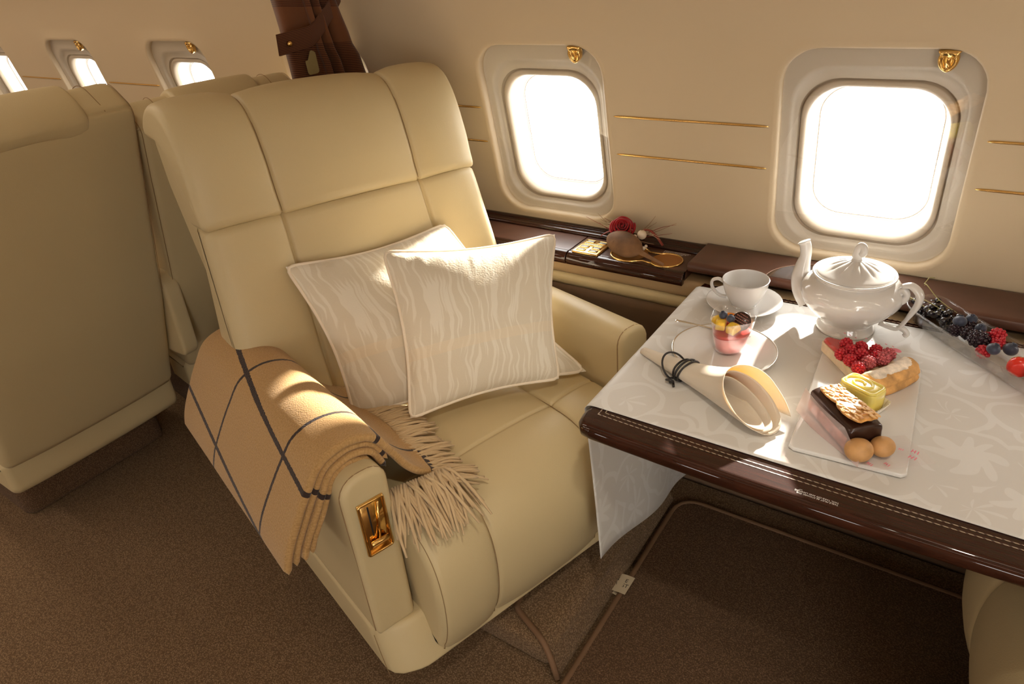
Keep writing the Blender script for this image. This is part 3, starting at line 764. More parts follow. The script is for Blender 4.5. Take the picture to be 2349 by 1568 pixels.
# ------------------------------------------------------------------ plaid blanket folded over the chair's arm
def plaid():
    m = mat('camel_wool_plaid', (.42, .27, .13), .95, spec=.1, sheen=.25); nt, b = nodes(m)
    b.inputs['Sheen Roughness'].default_value = .4
    uv = nt.nodes.new('ShaderNodeUVMap'); sx = nt.nodes.new('ShaderNodeSeparateXYZ')
    nz = nt.nodes.new('ShaderNodeTexNoise'); nz.inputs['Scale'].default_value = 160; nz.inputs['Detail'].default_value = 2; nt.links.new(uv.outputs[0], nz.inputs['Vector'])
    sub = nt.nodes.new('ShaderNodeVectorMath'); sub.operation = 'SUBTRACT'; sub.inputs[1].default_value = (.5, .5, .5); nt.links.new(nz.outputs['Color'], sub.inputs[0])
    sc = nt.nodes.new('ShaderNodeVectorMath'); sc.operation = 'SCALE'; sc.inputs['Scale'].default_value = .004; nt.links.new(sub.outputs[0], sc.inputs[0])
    av = nt.nodes.new('ShaderNodeVectorMath'); av.operation = 'ADD'; nt.links.new(uv.outputs[0], av.inputs[0]); nt.links.new(sc.outputs[0], av.inputs[1]); nt.links.new(av.outputs[0], sx.inputs[0])
    def stripe(ch, pos, per, hw):
        a = nt.nodes.new('ShaderNodeMath'); a.operation = 'ADD'; a.inputs[1].default_value = -pos + per * 40.5; nt.links.new(sx.outputs[ch], a.inputs[0])
        mo = nt.nodes.new('ShaderNodeMath'); mo.operation = 'MODULO'; mo.inputs[1].default_value = per; nt.links.new(a.outputs[0], mo.inputs[0])
        c = nt.nodes.new('ShaderNodeMath'); c.operation = 'COMPARE'; c.inputs[1].default_value = per / 2; c.inputs[2].default_value = hw; nt.links.new(mo.outputs[0], c.inputs[0]); return c
    s1 = stripe(0, .165, .185, .0055); s2 = stripe(1, -.155, .285, .0042)
    mxm = nt.nodes.new('ShaderNodeMath'); mxm.operation = 'MAXIMUM'; nt.links.new(s1.outputs[0], mxm.inputs[0]); nt.links.new(s2.outputs[0], mxm.inputs[1])
    cr = nt.nodes.new('ShaderNodeValToRGB'); e = cr.color_ramp.elements; e[0].position = .3; e[0].color = (.38, .225, .085, 1); e[1].position = .7; e[1].color = (.52, .325, .14, 1)
    n3 = nt.nodes.new('ShaderNodeTexNoise'); n3.inputs['Scale'].default_value = 320; n3.inputs['Detail'].default_value = 3; nt.links.new(uv.outputs[0], n3.inputs['Vector']); nt.links.new(n3.outputs['Fac'], cr.inputs[0])
    mx = nt.nodes.new('ShaderNodeMix'); mx.data_type = 'RGBA'; mx.inputs[7].default_value = (.045, .03, .025, 1); nt.links.new(mxm.outputs[0], mx.inputs[0]); nt.links.new(cr.outputs[0], mx.inputs[6]); nt.links.new(mx.outputs[2], b.inputs['Base Color'])
    bp = nt.nodes.new('ShaderNodeBump'); bp.inputs['Strength'].default_value = .7; bp.inputs['Distance'].default_value = .003; nt.links.new(n3.outputs['Fac'], bp.inputs['Height']); nt.links.new(bp.outputs[0], b.inputs['Normal'])
    return m
PLAID = plaid()
def blanket():
    mb = MB()
    # centre line of the top layer across the arm (y, z): outer hem -> top -> inside
    base = [(-.536, .455), (-.522, .50), (-.495, .553), (-.462, .608), (-.428, .652), (-.376, .668), (-.322, .652), (-.290, .600), (-.262, .545), (-.225, .505), (-.185, .487)]
    def layer(path2, x0, x1, th, skew0, flare, u0):
        P = catmull(path2, 7); n = len(P); L = [0]
        for i in range(n - 1): L.append(L[-1] + (P[i + 1] - P[i]).length)
        N = []
        for i in range(n):
            t = (P[min(i + 1, n - 1)] - P[max(i - 1, 0)]).normalized(); N.append(Vector((-t.y, t.x)))
        if N[n // 2].y < 0: N = [-q for q in N]
        # closed ring: outside points then inside points, ends rounded by a taper
        nx = 34
        def ring(x, ins):
            out = []
            for sgn in (1, -1):
                rng_ = range(n) if sgn > 0 else range(n - 1, -1, -1)
                for i in rng_:
                    e = min(L[i], L[-1] - L[i]); tp = min(1, math.sqrt(max(0, 1 - (1 - min(1, e / (th * .5))) ** 2)))
                    h = max(.0004, (th * .5 - ins)) * max(.08, tp) * sgn
                    s = L[i] / L[-1]
                    k = (1 - s) ** 2 * flare * (x - x0) / (x1 - x0)
                    q = P[i] + N[i] * h
                    xx = x + skew0(s) * ((x - x0) / (x1 - x0))
                    out.append((Vector((xx, q.x - k, q.y - k * .3 + .0022 * mnoise.noise(Vector((x * 7, s * 5, u0))))), (u0 + L[i] + .20 * (x + .04), x - .08 * (L[i] - .2))))
            return out
        st = []
        for k in range(6): a = pi / 2 * k / 5; st.append((x0 + th * .5 * (1 - sin(a)), th * .5 * (1 - cos(a)) * .92))
        st = st[::-1] + [(x0 + (x1 - x0) * k / nx, 0) for k in range(1, nx)] + [(x1 - (s_ - x0), i) for s_, i in st]
        st = sorted(st)
        V = []; U = []; F = []; m = None
        for x, ins in st:
            rg_ = ring(x, ins); m = len(rg_); V += [cw(*p) for p, _ in rg_]; U += [q for _, q in rg_]
        for k in range(len(st) - 1):
            for i in range(m): j = (i + 1) % m; F.append((k * m + i, (k + 1) * m + i, (k + 1) * m + j, k * m + j))
        F.append(tuple(range(m))); F.append(tuple((len(st) - 1) * m + i for i in range(m - 1, -1, -1)))
        mb.add((V, F, U))
    def off(d, end, start=0):
        P = [Vector(p) for p in base]; out = []
        c = Vector((-.377, .50))
        for p in P: out.append(p + (c - p).normalized() * d)
        return [tuple(p) for p in out[start:end]]
    layer(base, -.690, -.040, .017, lambda s: 0.0, .012, 0.0)
    layer(off(.0165, 8), -.680, -.048, .014, lambda s: .004, .008, .012)
    layer(off(.0305, 8), -.675, -.040, .014, lambda s: .002, .004, .030)
    layer(off(.0445, 7), -.670, -.046, .013, lambda s: .004, .0, .045)
    o = obj('throw_blanket', mb.data(), PLAID)
    return o
bl = blanket(); fixn(bl); tag(bl, 'camel wool blanket with dark check lines folded over the chair arm', 'blanket')
# the corner of the blanket folded down towards the front of the seat, and its fringe
WOOL = mat('camel_wool_yarn', (.60, .44, .25), .95, spec=.1, sheen=.2, bump=(900, .6, 2))
def corner(u, v):
    x = -.30 + .30 * u; y = -.245 + .075 * v + .02 * sin(u * 3); z = .535 - .050 * v - .020 * u ** 2 + .004 * sin(u * 9 + v * 4)
    return cw(x, y, z)
fr = MB(); rf = random.Random(5)
def strand(p0, p1, sagz, r=.0031):
    P0, P1 = Vector(p0), Vector(p1); path = []
    jx, jy = rf.uniform(-.010, .010), rf.uniform(-.010, .010)
    for k in range(7):
        t = k / 6; q = P0.lerp(P1, t); q += Vector((jx * sin(pi * t), jy * sin(pi * t), sagz * sin(pi * t))); path.append(cw(*q))
    fr.add(tube(path, [r * .9, r, r, r * 1.05, r * 1.05, r * .95, r * .6], 6))
for i in range(120):
    u = i / 119; lay = i % 3
    x = -.35 + .345 * u + rf.uniform(-.004, .004)
    y0 = -.205 + .012 * sin(u * 6); z0 = .497 - .003 * lay + .004
    L_ = rf.uniform(.065, .105); a = rf.uniform(-.25, .25) + .35 * u
    strand((x, y0, z0), (x + L_ * sin(a), y0 + L_ * cos(a), .467 + .0055 * lay + rf.uniform(0, .004)), .008)
for i in range(62):
    u = i / 61; x = -.035 + .015 * u; y0 = -.315 + .135 * u; z0 = .515 - .012 * u + .003 * (i % 3)
    a = rf.uniform(-.35, .35) - .5 * (1 - u) * .6; L_ = rf.uniform(.085, .135)
    strand((x, y0, z0), (x + L_ * cos(a), y0 + L_ * sin(a), .468 - max(0, x + L_ * cos(a) - .01) * .25 + .005 * (i % 3) + rf.uniform(0, .004)), .010, .0033)
o = obj('fringe', fr.data()[:2], WOOL); o.parent = bl; tag(o, 'twisted wool fringe lying on the seat', kind='stuff')

# ------------------------------------------------------------------ tied curtain against the side wall
def curtain_mat(name, striped):
    m = mat(name, (.14, .045, .018), .7, spec=.2, sheen=.3); nt, b = nodes(m); tc = nt.nodes.new('ShaderNodeTexCoord')
    uv = nt.nodes.new('ShaderNodeUVMap'); sx = nt.nodes.new('ShaderNodeSeparateXYZ'); nt.links.new(uv.outputs[0], sx.inputs[0])
    def wave(ch, freq, duty):
        a = nt.nodes.new('ShaderNodeMath'); a.operation = 'MULTIPLY'; a.inputs[1].default_value = freq; nt.links.new(sx.outputs[ch], a.inputs[0])
        f = nt.nodes.new('ShaderNodeMath'); f.operation = 'FRACT'; nt.links.new(a.outputs[0], f.inputs[0])
        g = nt.nodes.new('ShaderNodeMath'); g.operation = 'LESS_THAN'; g.inputs[1].default_value = duty; nt.links.new(f.outputs[0], g.inputs[0]); return g
    lines = wave(1, 210, .45)
    mx = nt.nodes.new('ShaderNodeMix'); mx.data_type = 'RGBA'; mx.inputs[6].default_value = (.15, .055, .020, 1); mx.inputs[7].default_value = (.045, .012, .006, 1)
    if striped: nt.links.new(lines.outputs[0], mx.inputs[0])
    else:
        band = wave(1, 5.2, .52); mu = nt.nodes.new('ShaderNodeMath'); mu.operation = 'MULTIPLY'; nt.links.new(lines.outputs[0], mu.inputs[0]); nt.links.new(band.outputs[0], mu.inputs[1]); nt.links.new(mu.outputs[0], mx.inputs[0])
    nt.links.new(mx.outputs[2], b.inputs['Base Color'])
    n = nt.nodes.new('ShaderNodeTexNoise'); n.inputs['Scale'].default_value = 350; bp = nt.nodes.new('ShaderNodeBump'); bp.inputs['Strength'].default_value = .3; bp.inputs['Distance'].default_value = .002
    nt.links.new(tc.outputs['Object'], n.inputs['Vector']); nt.links.new(n.outputs['Fac'], bp.inputs['Height']); nt.links.new(bp.outputs[0], b.inputs['Normal']); return m
CUR = curtain_mat('rust_curtain_banded', False); CURS = curtain_mat('rust_pinstripe', True)
def cur_edge(z):
    """(left y, right y) of the gathered curtain"""
    tie = 1.285
    d = z - tie
    yl = 1.322 + (.028 * abs(d) ** 1.1 if d < 0 else -.10 * d ** 1.15)
    wallY = 1.651 - (z - .723) * math.tan(LEAN) if z < 1.27 else 1.555 - (z - 1.27) * .38 - max(0, z - 1.45) ** 2 * .9
    yr = wallY - .030 + (-.012 if abs(d) < .08 else 0)
    if z < .72: yr = 1.455
    return yl, yr
curt = thing('tied_curtain', 'rust brown curtain tied back against the cabin side wall', 'curtain', (-1.62, 1.44, 0))
fold = [(0, 0), (.34, -.006), (.37, -.03), (.42, -.045), (.45, .02), (.50, .03), (.53, -.035), (.60, -.045), (.63, .035), (.69, .04), (.74, -.02), (.86, -.045), (1.0, -.03), (1.0, .05), (.75, .085), (.5, .07), (.2, .075), (0, .03)]
FP = catmull([(a, b) for a, b in fold], 6, True)
zs = [.02 + (1.93 - .02) * k / 60 for k in range(61)]
V = []; F = []; U = []; m = len(FP)
for z in zs:
    yl, yr = cur_edge(z); sq = .55 + .45 * min(1, abs(z - 1.285) / .25)
    for i, p in enumerate(FP):
        sp_y = yl + (yr - yl) * p.x
        V.append(Vector((-.0 - p.y * (1.05 if p.y < 0 else 1) * (sq if p.x > .36 else 1) * -1 * -1, sp_y - 1.44, z))); U.append((i / m, z + .02 * p.x))
V = [Vector((-v.x if True else v.x, v.y, v.z)) for v in V]
for k in range(len(zs) - 1):
    for i in range(m): j = (i + 1) % m; F.append((k * m + i, k * m + j, (k + 1) * m + j, (k + 1) * m + i))
V = [Vector((-v.x, v.y, v.z)) for v in V]
o = obj('drape', (V, F, U), CUR, curt); fixn(o)
# pinstriped tie strap wrapping round, its pointed tab and gold stud
def strap(u, v):
    # u along the strap from the tab on the aisle side up to the wall side
    y = 1.262 + .245 * u; z = 1.236 + .052 * v + .015 * u + .085 * max(0, u - .42) ** 1.25 * 2.0
    x = .018 + .010 * sin(pi * u) + .006 * v
    return (x, y - 1.44, z)
st = MB(); g = grid(30, 6, strap, lambda u, v: (u, v * .066)); st.add(g)
g2 = grid(30, 6, lambda u, v: Vector(strap(u, v)) - Vector((.004, 0, 0)), lambda u, v: (u, v * .066)); st.add((g2[0], [tuple(reversed(f)) for f in g2[1]], g2[2]))
def strap_edge(idx): pass
s_o = obj('tie_strap', st.data(), CURS, curt, label='pinstriped tie strap')
bm = bmesh.new(); bm.from_mesh(s_o.data); bmesh.ops.remove_doubles(bm, verts=bm.verts, dist=1e-6); bm.to_mesh(s_o.data); bm.free()
obj('stud', move(lathe([(.0, -.002), (.007, -.002), (.0075, .002), (.006, .006), (.003, .008), (0.0001, .0085)], 20, False), (0, 0, 0)), GOLD, s_o, label='round gold stud')
stud = s_o.children[0]; stud.rotation_euler = (0, pi / 2, 0); stud.location = (.028, 1.292 - 1.44, 1.262)
PATCH = mat('sage_felt', (.33, .27, .13), .95, spec=.1, bump=(600, .5, 2))
pt = rpoly([(-.019, -.032), (.021, -.032), (.019, .022), (.004, .030), (-.012, .004), (-.020, .006)], [.008, .008, .008, .006, .004, .002], 5)
obj('felt_patch', xf(pad(pt, .0012, lambda a, b, t: (t, a, b), er=.0006, ds=.004, dt=.01, eseg=2), Matrix.Translation((.012, 1.366 - 1.44, 1.205))), PATCH, curt, label='sage green felt patch')
# ------------------------------------------------------------------ floor mats
def piping_path(pts, r, z=.012): return [(p[0], p[1], z) for p in pts]
m1 = thing('floor_mat', 'brown carpet mat with bound edge lying beneath the dining table', 'floor mat', (-.15, 1.0, 0), 0, 'bound carpet mats')
poly = rpoly([(-.532, .20), (.66, .20), (.66, 1.478), (-.540, 1.478)], [.05, .05, .05, .06], 8)
obj('mat_pile', move(pad(poly, .006, XY, er=.004, ds=.04, y0=.0075, dt=.01, eseg=3), (.15, -1.0, 0)), MATM, m1)
obj('mat_binding', move(tube([(p.x, p.y, .009) for p in resample(poly, .02)[0]], .0085, 8, True), (.15, -1.0, 0)), PIPING, m1)
LAB = mat('cream_label', (.55, .45, .30), .8)
tg = obj('sewn_label', move(grid(16, 4, lambda u, v: ((-.522 - .044 * sin(pi * u)), 1.074 + .060 * v, .0055 + .0185 * (.5 + .5 * cos(pi * u)))), (-.15 + .30 - .15, -1.0, 0)), LAB, m1, label='cream sewn label')
tg.location = (.15, 0, 0)
def text_obj(name, body, size, M, m, parent=None, ext=.0001, align='LEFT', spacing=1.0):
    cu = bpy.data.curves.new(name, 'FONT'); cu.body = body; cu.size = size; cu.extrude = ext; cu.align_x = align; cu.space_line = spacing
    to = bpy.data.objects.new(name, cu); COL.objects.link(to); dg = bpy.context.evaluated_depsgraph_get()
    me = bpy.data.meshes.new_from_object(to.evaluated_get(dg)); bpy.data.objects.remove(to); bpy.data.curves.remove(cu)
    for v in me.vertices: v.co = M @ v.co
    me.materials.clear(); me.materials.append(m); me.name = name
    o = bpy.data.objects.new(name, me); COL.objects.link(o)
    if parent: o.parent = parent
    return o
INK = mat('black_print', (.02, .018, .015), .7)
text_obj('label_lettering', 'LIFE\nVEST', .0165, Matrix.Translation((-.5605 + .15, 1.110 - 1.0, .0198)) @ Matrix.Rotation(R(-9), 4, 'Y'), INK, m1)

m2 = thing('floor_mat', 'brown carpet mat with bound edge sloping off the lounge chair plinth', 'floor mat', (-.64, 1.1, 0), 0, 'bound carpet mats')
def slope(u, v):
    # u across (from the chair side to the gap), v along the cabin wall direction
    y0 = .868 - .066 * u; y = y0 + (1.46 - y0) * v
    x = -.712 + .156 * u
    z = .0925 - .080 * (max(0, u - .70) / .30) ** 1.7
    return Vector((x + .64, y - 1.1, z))
top = grid(34, 22, slope); bot = grid(34, 22, lambda u, v: slope(u, v) - Vector((0, 0, .008)))
mb = MB(); mb.add((top[0], top[1])); mb.add((bot[0], [tuple(reversed(f)) for f in bot[1]]))
obj('mat_pile', mb.data()[:2], CARPET, m2)
path = [slope(0, 1 - k / 16) for k in range(16)] + [slope(k / 14, 0) for k in range(15)]
path = [p + Vector((0, 0, -.003)) for p in path]
for _ in range(2): path = [path[0]] + [(path[i - 1] + path[i] * 2 + path[i + 1]) / 4 for i in range(1, len(path) - 1)] + [path[-1]]
obj('mat_binding', tube(path, .008, 8), PIPING, m2)

# ------------------------------------------------------------------ table
table = thing('folding_table', 'dark mahogany table folded out of the side ledge, double inlay line', 'table', (-.12, 1.2, .70))
TZ = .70
def front_y(x): return .868 - .012 * (1 - ((x + .12) / .45) ** 2)
outl = [(-.527, 1.503), (-.527, .885)] + [(-.508 + .958 * k / 20, front_y(-.508 + .958 * k / 20)) for k in range(21)] + [(.47, .885), (.47, 1.503)]
outl = rpoly(outl[:2], 0)[:0] + [Vector(p) for p in outl]
outl = rpoly(outl, [.004, .035] + [.0] + [0] * 19 + [0] + [.03, .004], 6)
V, F = pad(outl, .016, XY, er=.0145, ds=.02, y0=TZ - .016, dt=.01, eseg=7)
obj('table_top', move((V, F), (.12, -1.2, -.70)), WOOD, table)
INL = mat('maple_dash_inlay', (.55, .46, .34), .4)
nt, b = nodes(INL); tc = nt.nodes.new('ShaderNodeTexCoord'); wv = nt.nodes.new('ShaderNodeTexWave'); wv.bands_direction = 'DIAGONAL'; wv.inputs['Scale'].default_value = 60
cr = nt.nodes.new('ShaderNodeValToRGB'); cr.color_ramp.interpolation = 'CONSTANT'; cr.color_ramp.elements[0].color = (.06, .03, .02, 1); cr.color_ramp.elements[1].position = .30; cr.color_ramp.elements[1].color = (.34, .27, .19, 1)
nt.links.new(tc.outputs['Object'], wv.inputs[0]); nt.links.new(wv.outputs['Fac'], cr.inputs[0]); nt.links.new(cr.outputs[0], b.inputs['Base Color'])
for ins, nm in ((.0, 'inlay_line'), (.0095, 'inlay_line')):
    x0, x1, yb = -.496 + ins, .447 - ins, 1.490 - ins
    mbx = MB()
    loop = [(x0, yb), (x0, front_y(x0) + .044 + ins)] + [(x0 + (x1 - x0) * k / 24, front_y(x0 + (x1 - x0) * k / 24) + .044 + ins) for k in range(1, 24)] + [(x1, front_y(x1) + .044 + ins), (x1, yb)]
    w2 = .0011
    P = [Vector(p) for p in loop]; VV = []; FF = []; n = len(P)
    for i in range(n):
        t1 = (P[(i + 1) % n] - P[i]).normalized(); t0 = (P[i] - P[i - 1]).normalized()
        nn = (Vector((-t1.y, t1.x)) + Vector((-t0.y, t0.x))); nn = nn / max(.3, nn.length_squared / 2) / 1.0
        for sg in (-1, 1): VV.append(Vector((P[i].x + nn.x * w2 * sg + .12, P[i].y + nn.y * w2 * sg - 1.2, .0004)))
    for i in range(n): j = (i + 1) % n; FF.append((2 * i, 2 * j, 2 * j + 1, 2 * i + 1))
    obj(nm, (VV, FF), INL, table, smooth=False)
WHT = mat('white_print_placard', (.72, .70, .66), .5)
text_obj('placard_lettering', 'TABLE MUST BE STOWED FOR\nTAXI, TAKE-OFF AND LANDING', .0044, Matrix.Translation((-.0785 + .12, .8755 - 1.2, .0003)) @ Matrix.Rotation(pi, 4, 'Z'), WHT, table, 0.00005)
pm = tube([(-.1365 + .12 + .0035 + .0045 * cos(R(a)), .8775 - 1.2 + .0046 * sin(R(a)) * 1.1, .0003) for a in range(70, 300, 10)], .0003, 4)
obj('placard_bracket', pm, WHT, table)
obj('support_rail', move(rbox(.60, .20, .05, .01, 3), (.03, .14, -.058)), mat('dark_underframe', (.03, .014, .010), .5), table)
obj('support_arm', move(rbox(.05, .11, .10, .01, 3), (-.20, .285, -.080)), bpy.data.materials['dark_underframe'], table)
obj('support_arm', move(rbox(.05, .11, .10, .01, 3), (.26, .285, -.080)), bpy.data.materials['dark_underframe'], table)

# ------------------------------------------------------------------ damask cloth
def damask():
    m = mat('white_damask', (.78, .75, .70), .6, spec=.3, sheen=.15); nt, b = nodes(m)
    uv = nt.nodes.new('ShaderNodeUVMap')
    def noise(scale, det=2, vec=None, dist=0):
        n = nt.nodes.new('ShaderNodeTexNoise'); n.inputs['Scale'].default_value = scale; n.inputs['Detail'].default_value = det; n.inputs['Distortion'].default_value = dist; nt.links.new(vec or uv.outputs[0], n.inputs['Vector']); return n
    wob = noise(9, 1); s0 = nt.nodes.new('ShaderNodeVectorMath'); s0.operation = 'SUBTRACT'; s0.inputs[1].default_value = (.5, .5, .5); nt.links.new(wob.outputs['Color'], s0.inputs[0])
    s1 = nt.nodes.new('ShaderNodeVectorMath'); s1.operation = 'SCALE'; s1.inputs['Scale'].default_value = .075; nt.links.new(s0.outputs[0], s1.inputs[0])
    av = nt.nodes.new('ShaderNodeVectorMath'); av.operation = 'ADD'; nt.links.new(uv.outputs[0], av.inputs[0]); nt.links.new(s1.outputs[0], av.inputs[1])
    vo = nt.nodes.new('ShaderNodeTexVoronoi'); vo.inputs['Scale'].default_value = 8.5; vo.inputs['Randomness'].default_value = .75; nt.links.new(av.outputs[0], vo.inputs['Vector'])
    # scalloped leaf lobes around each voronoi centre
    rad = nt.nodes.new('ShaderNodeVectorMath'); rad.operation = 'SUBTRACT'; nt.links.new(av.outputs[0], rad.inputs[0]); nt.links.new(vo.outputs['Position'], rad.inputs[1])
    sx = nt.nodes.new('ShaderNodeSeparateXYZ'); nt.links.new(rad.outputs[0], sx.inputs[0])
    at = nt.nodes.new('ShaderNodeMath'); at.operation = 'ARCTAN2'; nt.links.new(sx.outputs[1], at.inputs[0]); nt.links.new(sx.outputs[0], at.inputs[1])
    a7 = nt.nodes.new('ShaderNodeMath'); a7.operation = 'MULTIPLY'; a7.inputs[1].default_value = 7; nt.links.new(at.outputs[0], a7.inputs[0])
    d3 = nt.nodes.new('ShaderNodeMath'); d3.operation = 'MULTIPLY_ADD'; d3.inputs[1].default_value = 5.0; nt.links.new(vo.outputs['Distance'], d3.inputs[0]); nt.links.new(a7.outputs[0], d3.inputs[2])
    sn = nt.nodes.new('ShaderNodeMath'); sn.operation = 'SINE'; nt.links.new(d3.outputs[0], sn.inputs[0])
    rr_ = nt.nodes.new('ShaderNodeMath'); rr_.operation = 'MULTIPLY_ADD'; rr_.inputs[1].default_value = .13; rr_.inputs[2].default_value = .34; nt.links.new(sn.outputs[0], rr_.inputs[0])
    lt = nt.nodes.new('ShaderNodeMath'); lt.operation = 'LESS_THAN'; nt.links.new(vo.outputs['Distance'], lt.inputs[0]); nt.links.new(rr_.outputs[0], lt.inputs[1])
    ring = nt.nodes.new('ShaderNodeMath'); ring.operation = 'COMPARE'; ring.inputs[1].default_value = .62; ring.inputs[2].default_value = .035; nt.links.new(vo.outputs['Distance'], ring.inputs[0])
    mxm = nt.nodes.new('ShaderNodeMath'); mxm.operation = 'MAXIMUM'; nt.links.new(lt.outputs[0], mxm.inputs[0]); nt.links.new(ring.outputs[0], mxm.inputs[1])
    mx = nt.nodes.new('ShaderNodeMix'); mx.data_type = 'RGBA'; mx.inputs[6].default_value = (.80, .775, .73, 1); mx.inputs[7].default_value = (.86, .845, .81, 1); nt.links.new(mxm.outputs[0], mx.inputs[0]); nt.links.new(mx.outputs[2], b.inputs['Base Color'])
    ro = nt.nodes.new('ShaderNodeMapRange'); ro.inputs[3].default_value = .42; ro.inputs[4].default_value = .72; nt.links.new(mxm.outputs[0], ro.inputs[0]); nt.links.new(ro.outputs[0], b.inputs['Roughness'])
    tl = nt.nodes.new('ShaderNodeBsdfTranslucent'); nt.links.new(mx.outputs[2], tl.inputs[0]); ms = nt.nodes.new('ShaderNodeMixShader'); ms.inputs[0].default_value = .3
    out = nt.nodes['Material Output']; nt.links.new(b.outputs[0], ms.inputs[1]); nt.links.new(tl.outputs[0], ms.inputs[2]); nt.links.new(ms.outputs[0], out.inputs[0])
    return m
DAMASK = damask()
cz = TZ + .0012
NX, NY = 90, 60
xs = [-.5315 + .988 * k / (NX - 1) for k in range(NX)]
V = []; F = []; U = []
drop = 16
cols = []   # profile from the hem of the drop up over the edge and across
def crease(x, y):
    c = 0
    for x0, y0, x1, y1, h in ((-.02, 1.175, .30, 1.115, .0028), (-.02, 1.06, .35, 1.035, .0018), (.17, .93, .12, 1.45, .0015), (-.30, .93, -.27, 1.47, .0012)):
        d = Vector((x1 - x0, y1 - y0)); q = Vector((x - x0, y - y0)); t = q.dot(d) / d.length_squared
        if 0 <= t <= 1:
            dist = (q - d * t).length; c += h * math.exp(-(dist / .006) ** 2) * min(1, t * 6, (1 - t) * 6)
    return c
nv = NY
for j in range(nv):
    v = j / (nv - 1); yf = .924 + .004 * sin(9 * v); y = .924 + (1.470 - .924) * v
    row = []
    hem = .305 - (y - .924) * .30
    for k in range(drop):
        t = k / drop; z = hem + (TZ - .012 - hem) * t
        x = -.5345 + .034 * (1 - t) ** .8 - .008 * (1 - t) * sin(v * 9 + .6)
        yy = y + .012 * (1 - t) * sin(v * 3)
        row.append((Vector((x, yy, z)), (x - (TZ - z), yy)))
    for a in (20, 50, 80): row.append((Vector((-.5185 - .0150 * cos(R(a)), y, TZ - .0145 + .0158 * sin(R(a)))), (-.52, y)))
    for x in xs[2:]:
        yy = y
        if v > .9: yy = y + .020 * min(1, max(0, (x + .50) / -.02 + 1)) * 0
        yy -= max(0, v - .5) * 2 * .055 * max(0, 1 - abs(x + .30) / .14) * 0
        row.append((Vector((x, yy, cz + crease(x, yy) + .0006 * (1 + mnoise.noise(Vector((x * 9, yy * 9, 0)))))), (x, yy)))
    cols.append(row)
m = len(cols[0])
for row in cols:
    for p, q in row: V.append(p); U.append((q[0] + 2, q[1] + 2))
for j in range(nv - 1):
    for i in range(m - 1): F.append((j * m + i, j * m + i + 1, (j + 1) * m + i + 1, (j + 1) * m + i))
cloth = obj('tablecloth', (V, F, U), DAMASK)
so = cloth.modifiers.new('thickness', 'SOLIDIFY'); so.thickness = .0008; so.offset = 1
tag(cloth, 'white damask tablecloth spread over the mahogany table and hanging down beside the chair', 'tablecloth')
# ------------------------------------------------------------------ tea things
CT = TZ + .0032     # cloth surface
TC = (-.184, 1.410)
def flute(a, r, z):
    k = max(0, min(1, (z - .004) / .02)) * max(0, min(1, (.098 - z) / .022))
    return (r * (1 + .020 * k * (abs(cos(4 * a)) ** .6 - .6)), z)
tp = catmull([(.0445, .002), (.0535, .0), (.0560, .006), (.0515, .016), (.0505, .022), (.062, .034), (.080, .052), (.0925, .070), (.0962, .084), (.0945, .095), (.0870, .107), (.0765, .115), (.0720, .118), (.0735, .1205), (.0775, .1235), (.0785, .1255), (.0765, .1275), (.0730, .1262), (.0715, .1235)], 4)
pot = thing('teapot', 'white porcelain teapot with scroll handle standing before the near window', 'teapot', (TC[0], TC[1], CT))
obj('body', lathe([(p.x, p.y) for p in tp], 96, True, flute), PORC, pot)
sp = catmull([(-.074, .008, .046), (-.092, .012, .064), (-.103, .018, .088), (-.1035, .022, .112), (-.1015, .026, .135), (-.1045, .029, .153), (-.109, .030, .163)], 6)
n = len(sp); rad = [.029 - .0175 * min(1, k / (n * .62)) for k in range(n)]; rad[-1] *= 1.12; rad[-2] *= 1.05
so_ = MB(); so_.add(tube(sp, rad, 18, caps=False)); tipd = (sp[-1] - sp[-3]).normalized()
so_.add(tube([sp[-1], sp[-1] + tipd * .0012, sp[-1] + tipd * .0006, sp[-1] - tipd * .02], [rad[-1], rad[-1] * .86, rad[-1] * .70, rad[-1] * .6], 18))
obj('spout', so_.data()[:2], PORC, pot)
hd = catmull([(.080, -.008, .096), (.094, -.010, .088), (.099, -.010, .104), (.090, -.009, .116), (.083, -.009, .108), (.088, -.010, .118), (.104, -.010, .1215), (.120, -.011, .108), (.1215, -.011, .088), (.113, -.010, .062), (.104, -.010, .040), (.096, -.010, .027), (.082, -.009, .026), (.062, -.007, .030)][5:], 6)
n = len(hd); rad = [.0068 + .0052 * sin(pi * min(1, k / (n * .55))) for k in range(n)]
hm = MB(); hm.add(tube(hd, rad, 14, flat=(.62, 1.1)))
hm.add(tube(catmull([(.060, -.006, .082), (.080, -.008, .084), (.094, -.009, .090), (.099, -.010, .102), (.092, -.010, .111), (.086, -.010, .105), (.089, -.010, .099)], 6), [.017 - .0105 * min(1, k / 16) for k in range(37)], 14))
hm.add(tube(catmull([(.098, -.010, .030), (.108, -.010, .026), (.114, -.010, .019), (.111, -.010, .013)], 5), .0055, 12))
obj('handle', hm.data()[:2], PORC, pot)
lidp = catmull([(.0715, .1245), (.0705, .1275), (.066, .1305), (.056, .1345), (.0465, .1385), (.034, .1445), (.020, .1500), (.0105, .1535), (.0088, .156)], 4)
def lflute(a, r, z):
    k = math.exp(-((r - .033) / .016) ** 2); return (r, z + .0028 * k * (abs(cos(7 * a)) ** .5 - .55))
ld = obj('lid', lathe([(p.x, p.y) for p in lidp], 112, True, lflute), PORC, pot)
kb = MB(); kb.add(tube(catmull([(0, 0, .153), (-.0015, 0, .164), (-.001, 0, .176), (.004, 0, .184), (.0095, 0, .181), (.0105, 0, .172), (.0065, 0, .166)], 5), [.0078, .008, .0082, .0085, .0085, .008, .0075, .007, .0068, .0066] + [.0064] * 21, 12, flat=(1.15, .9)))
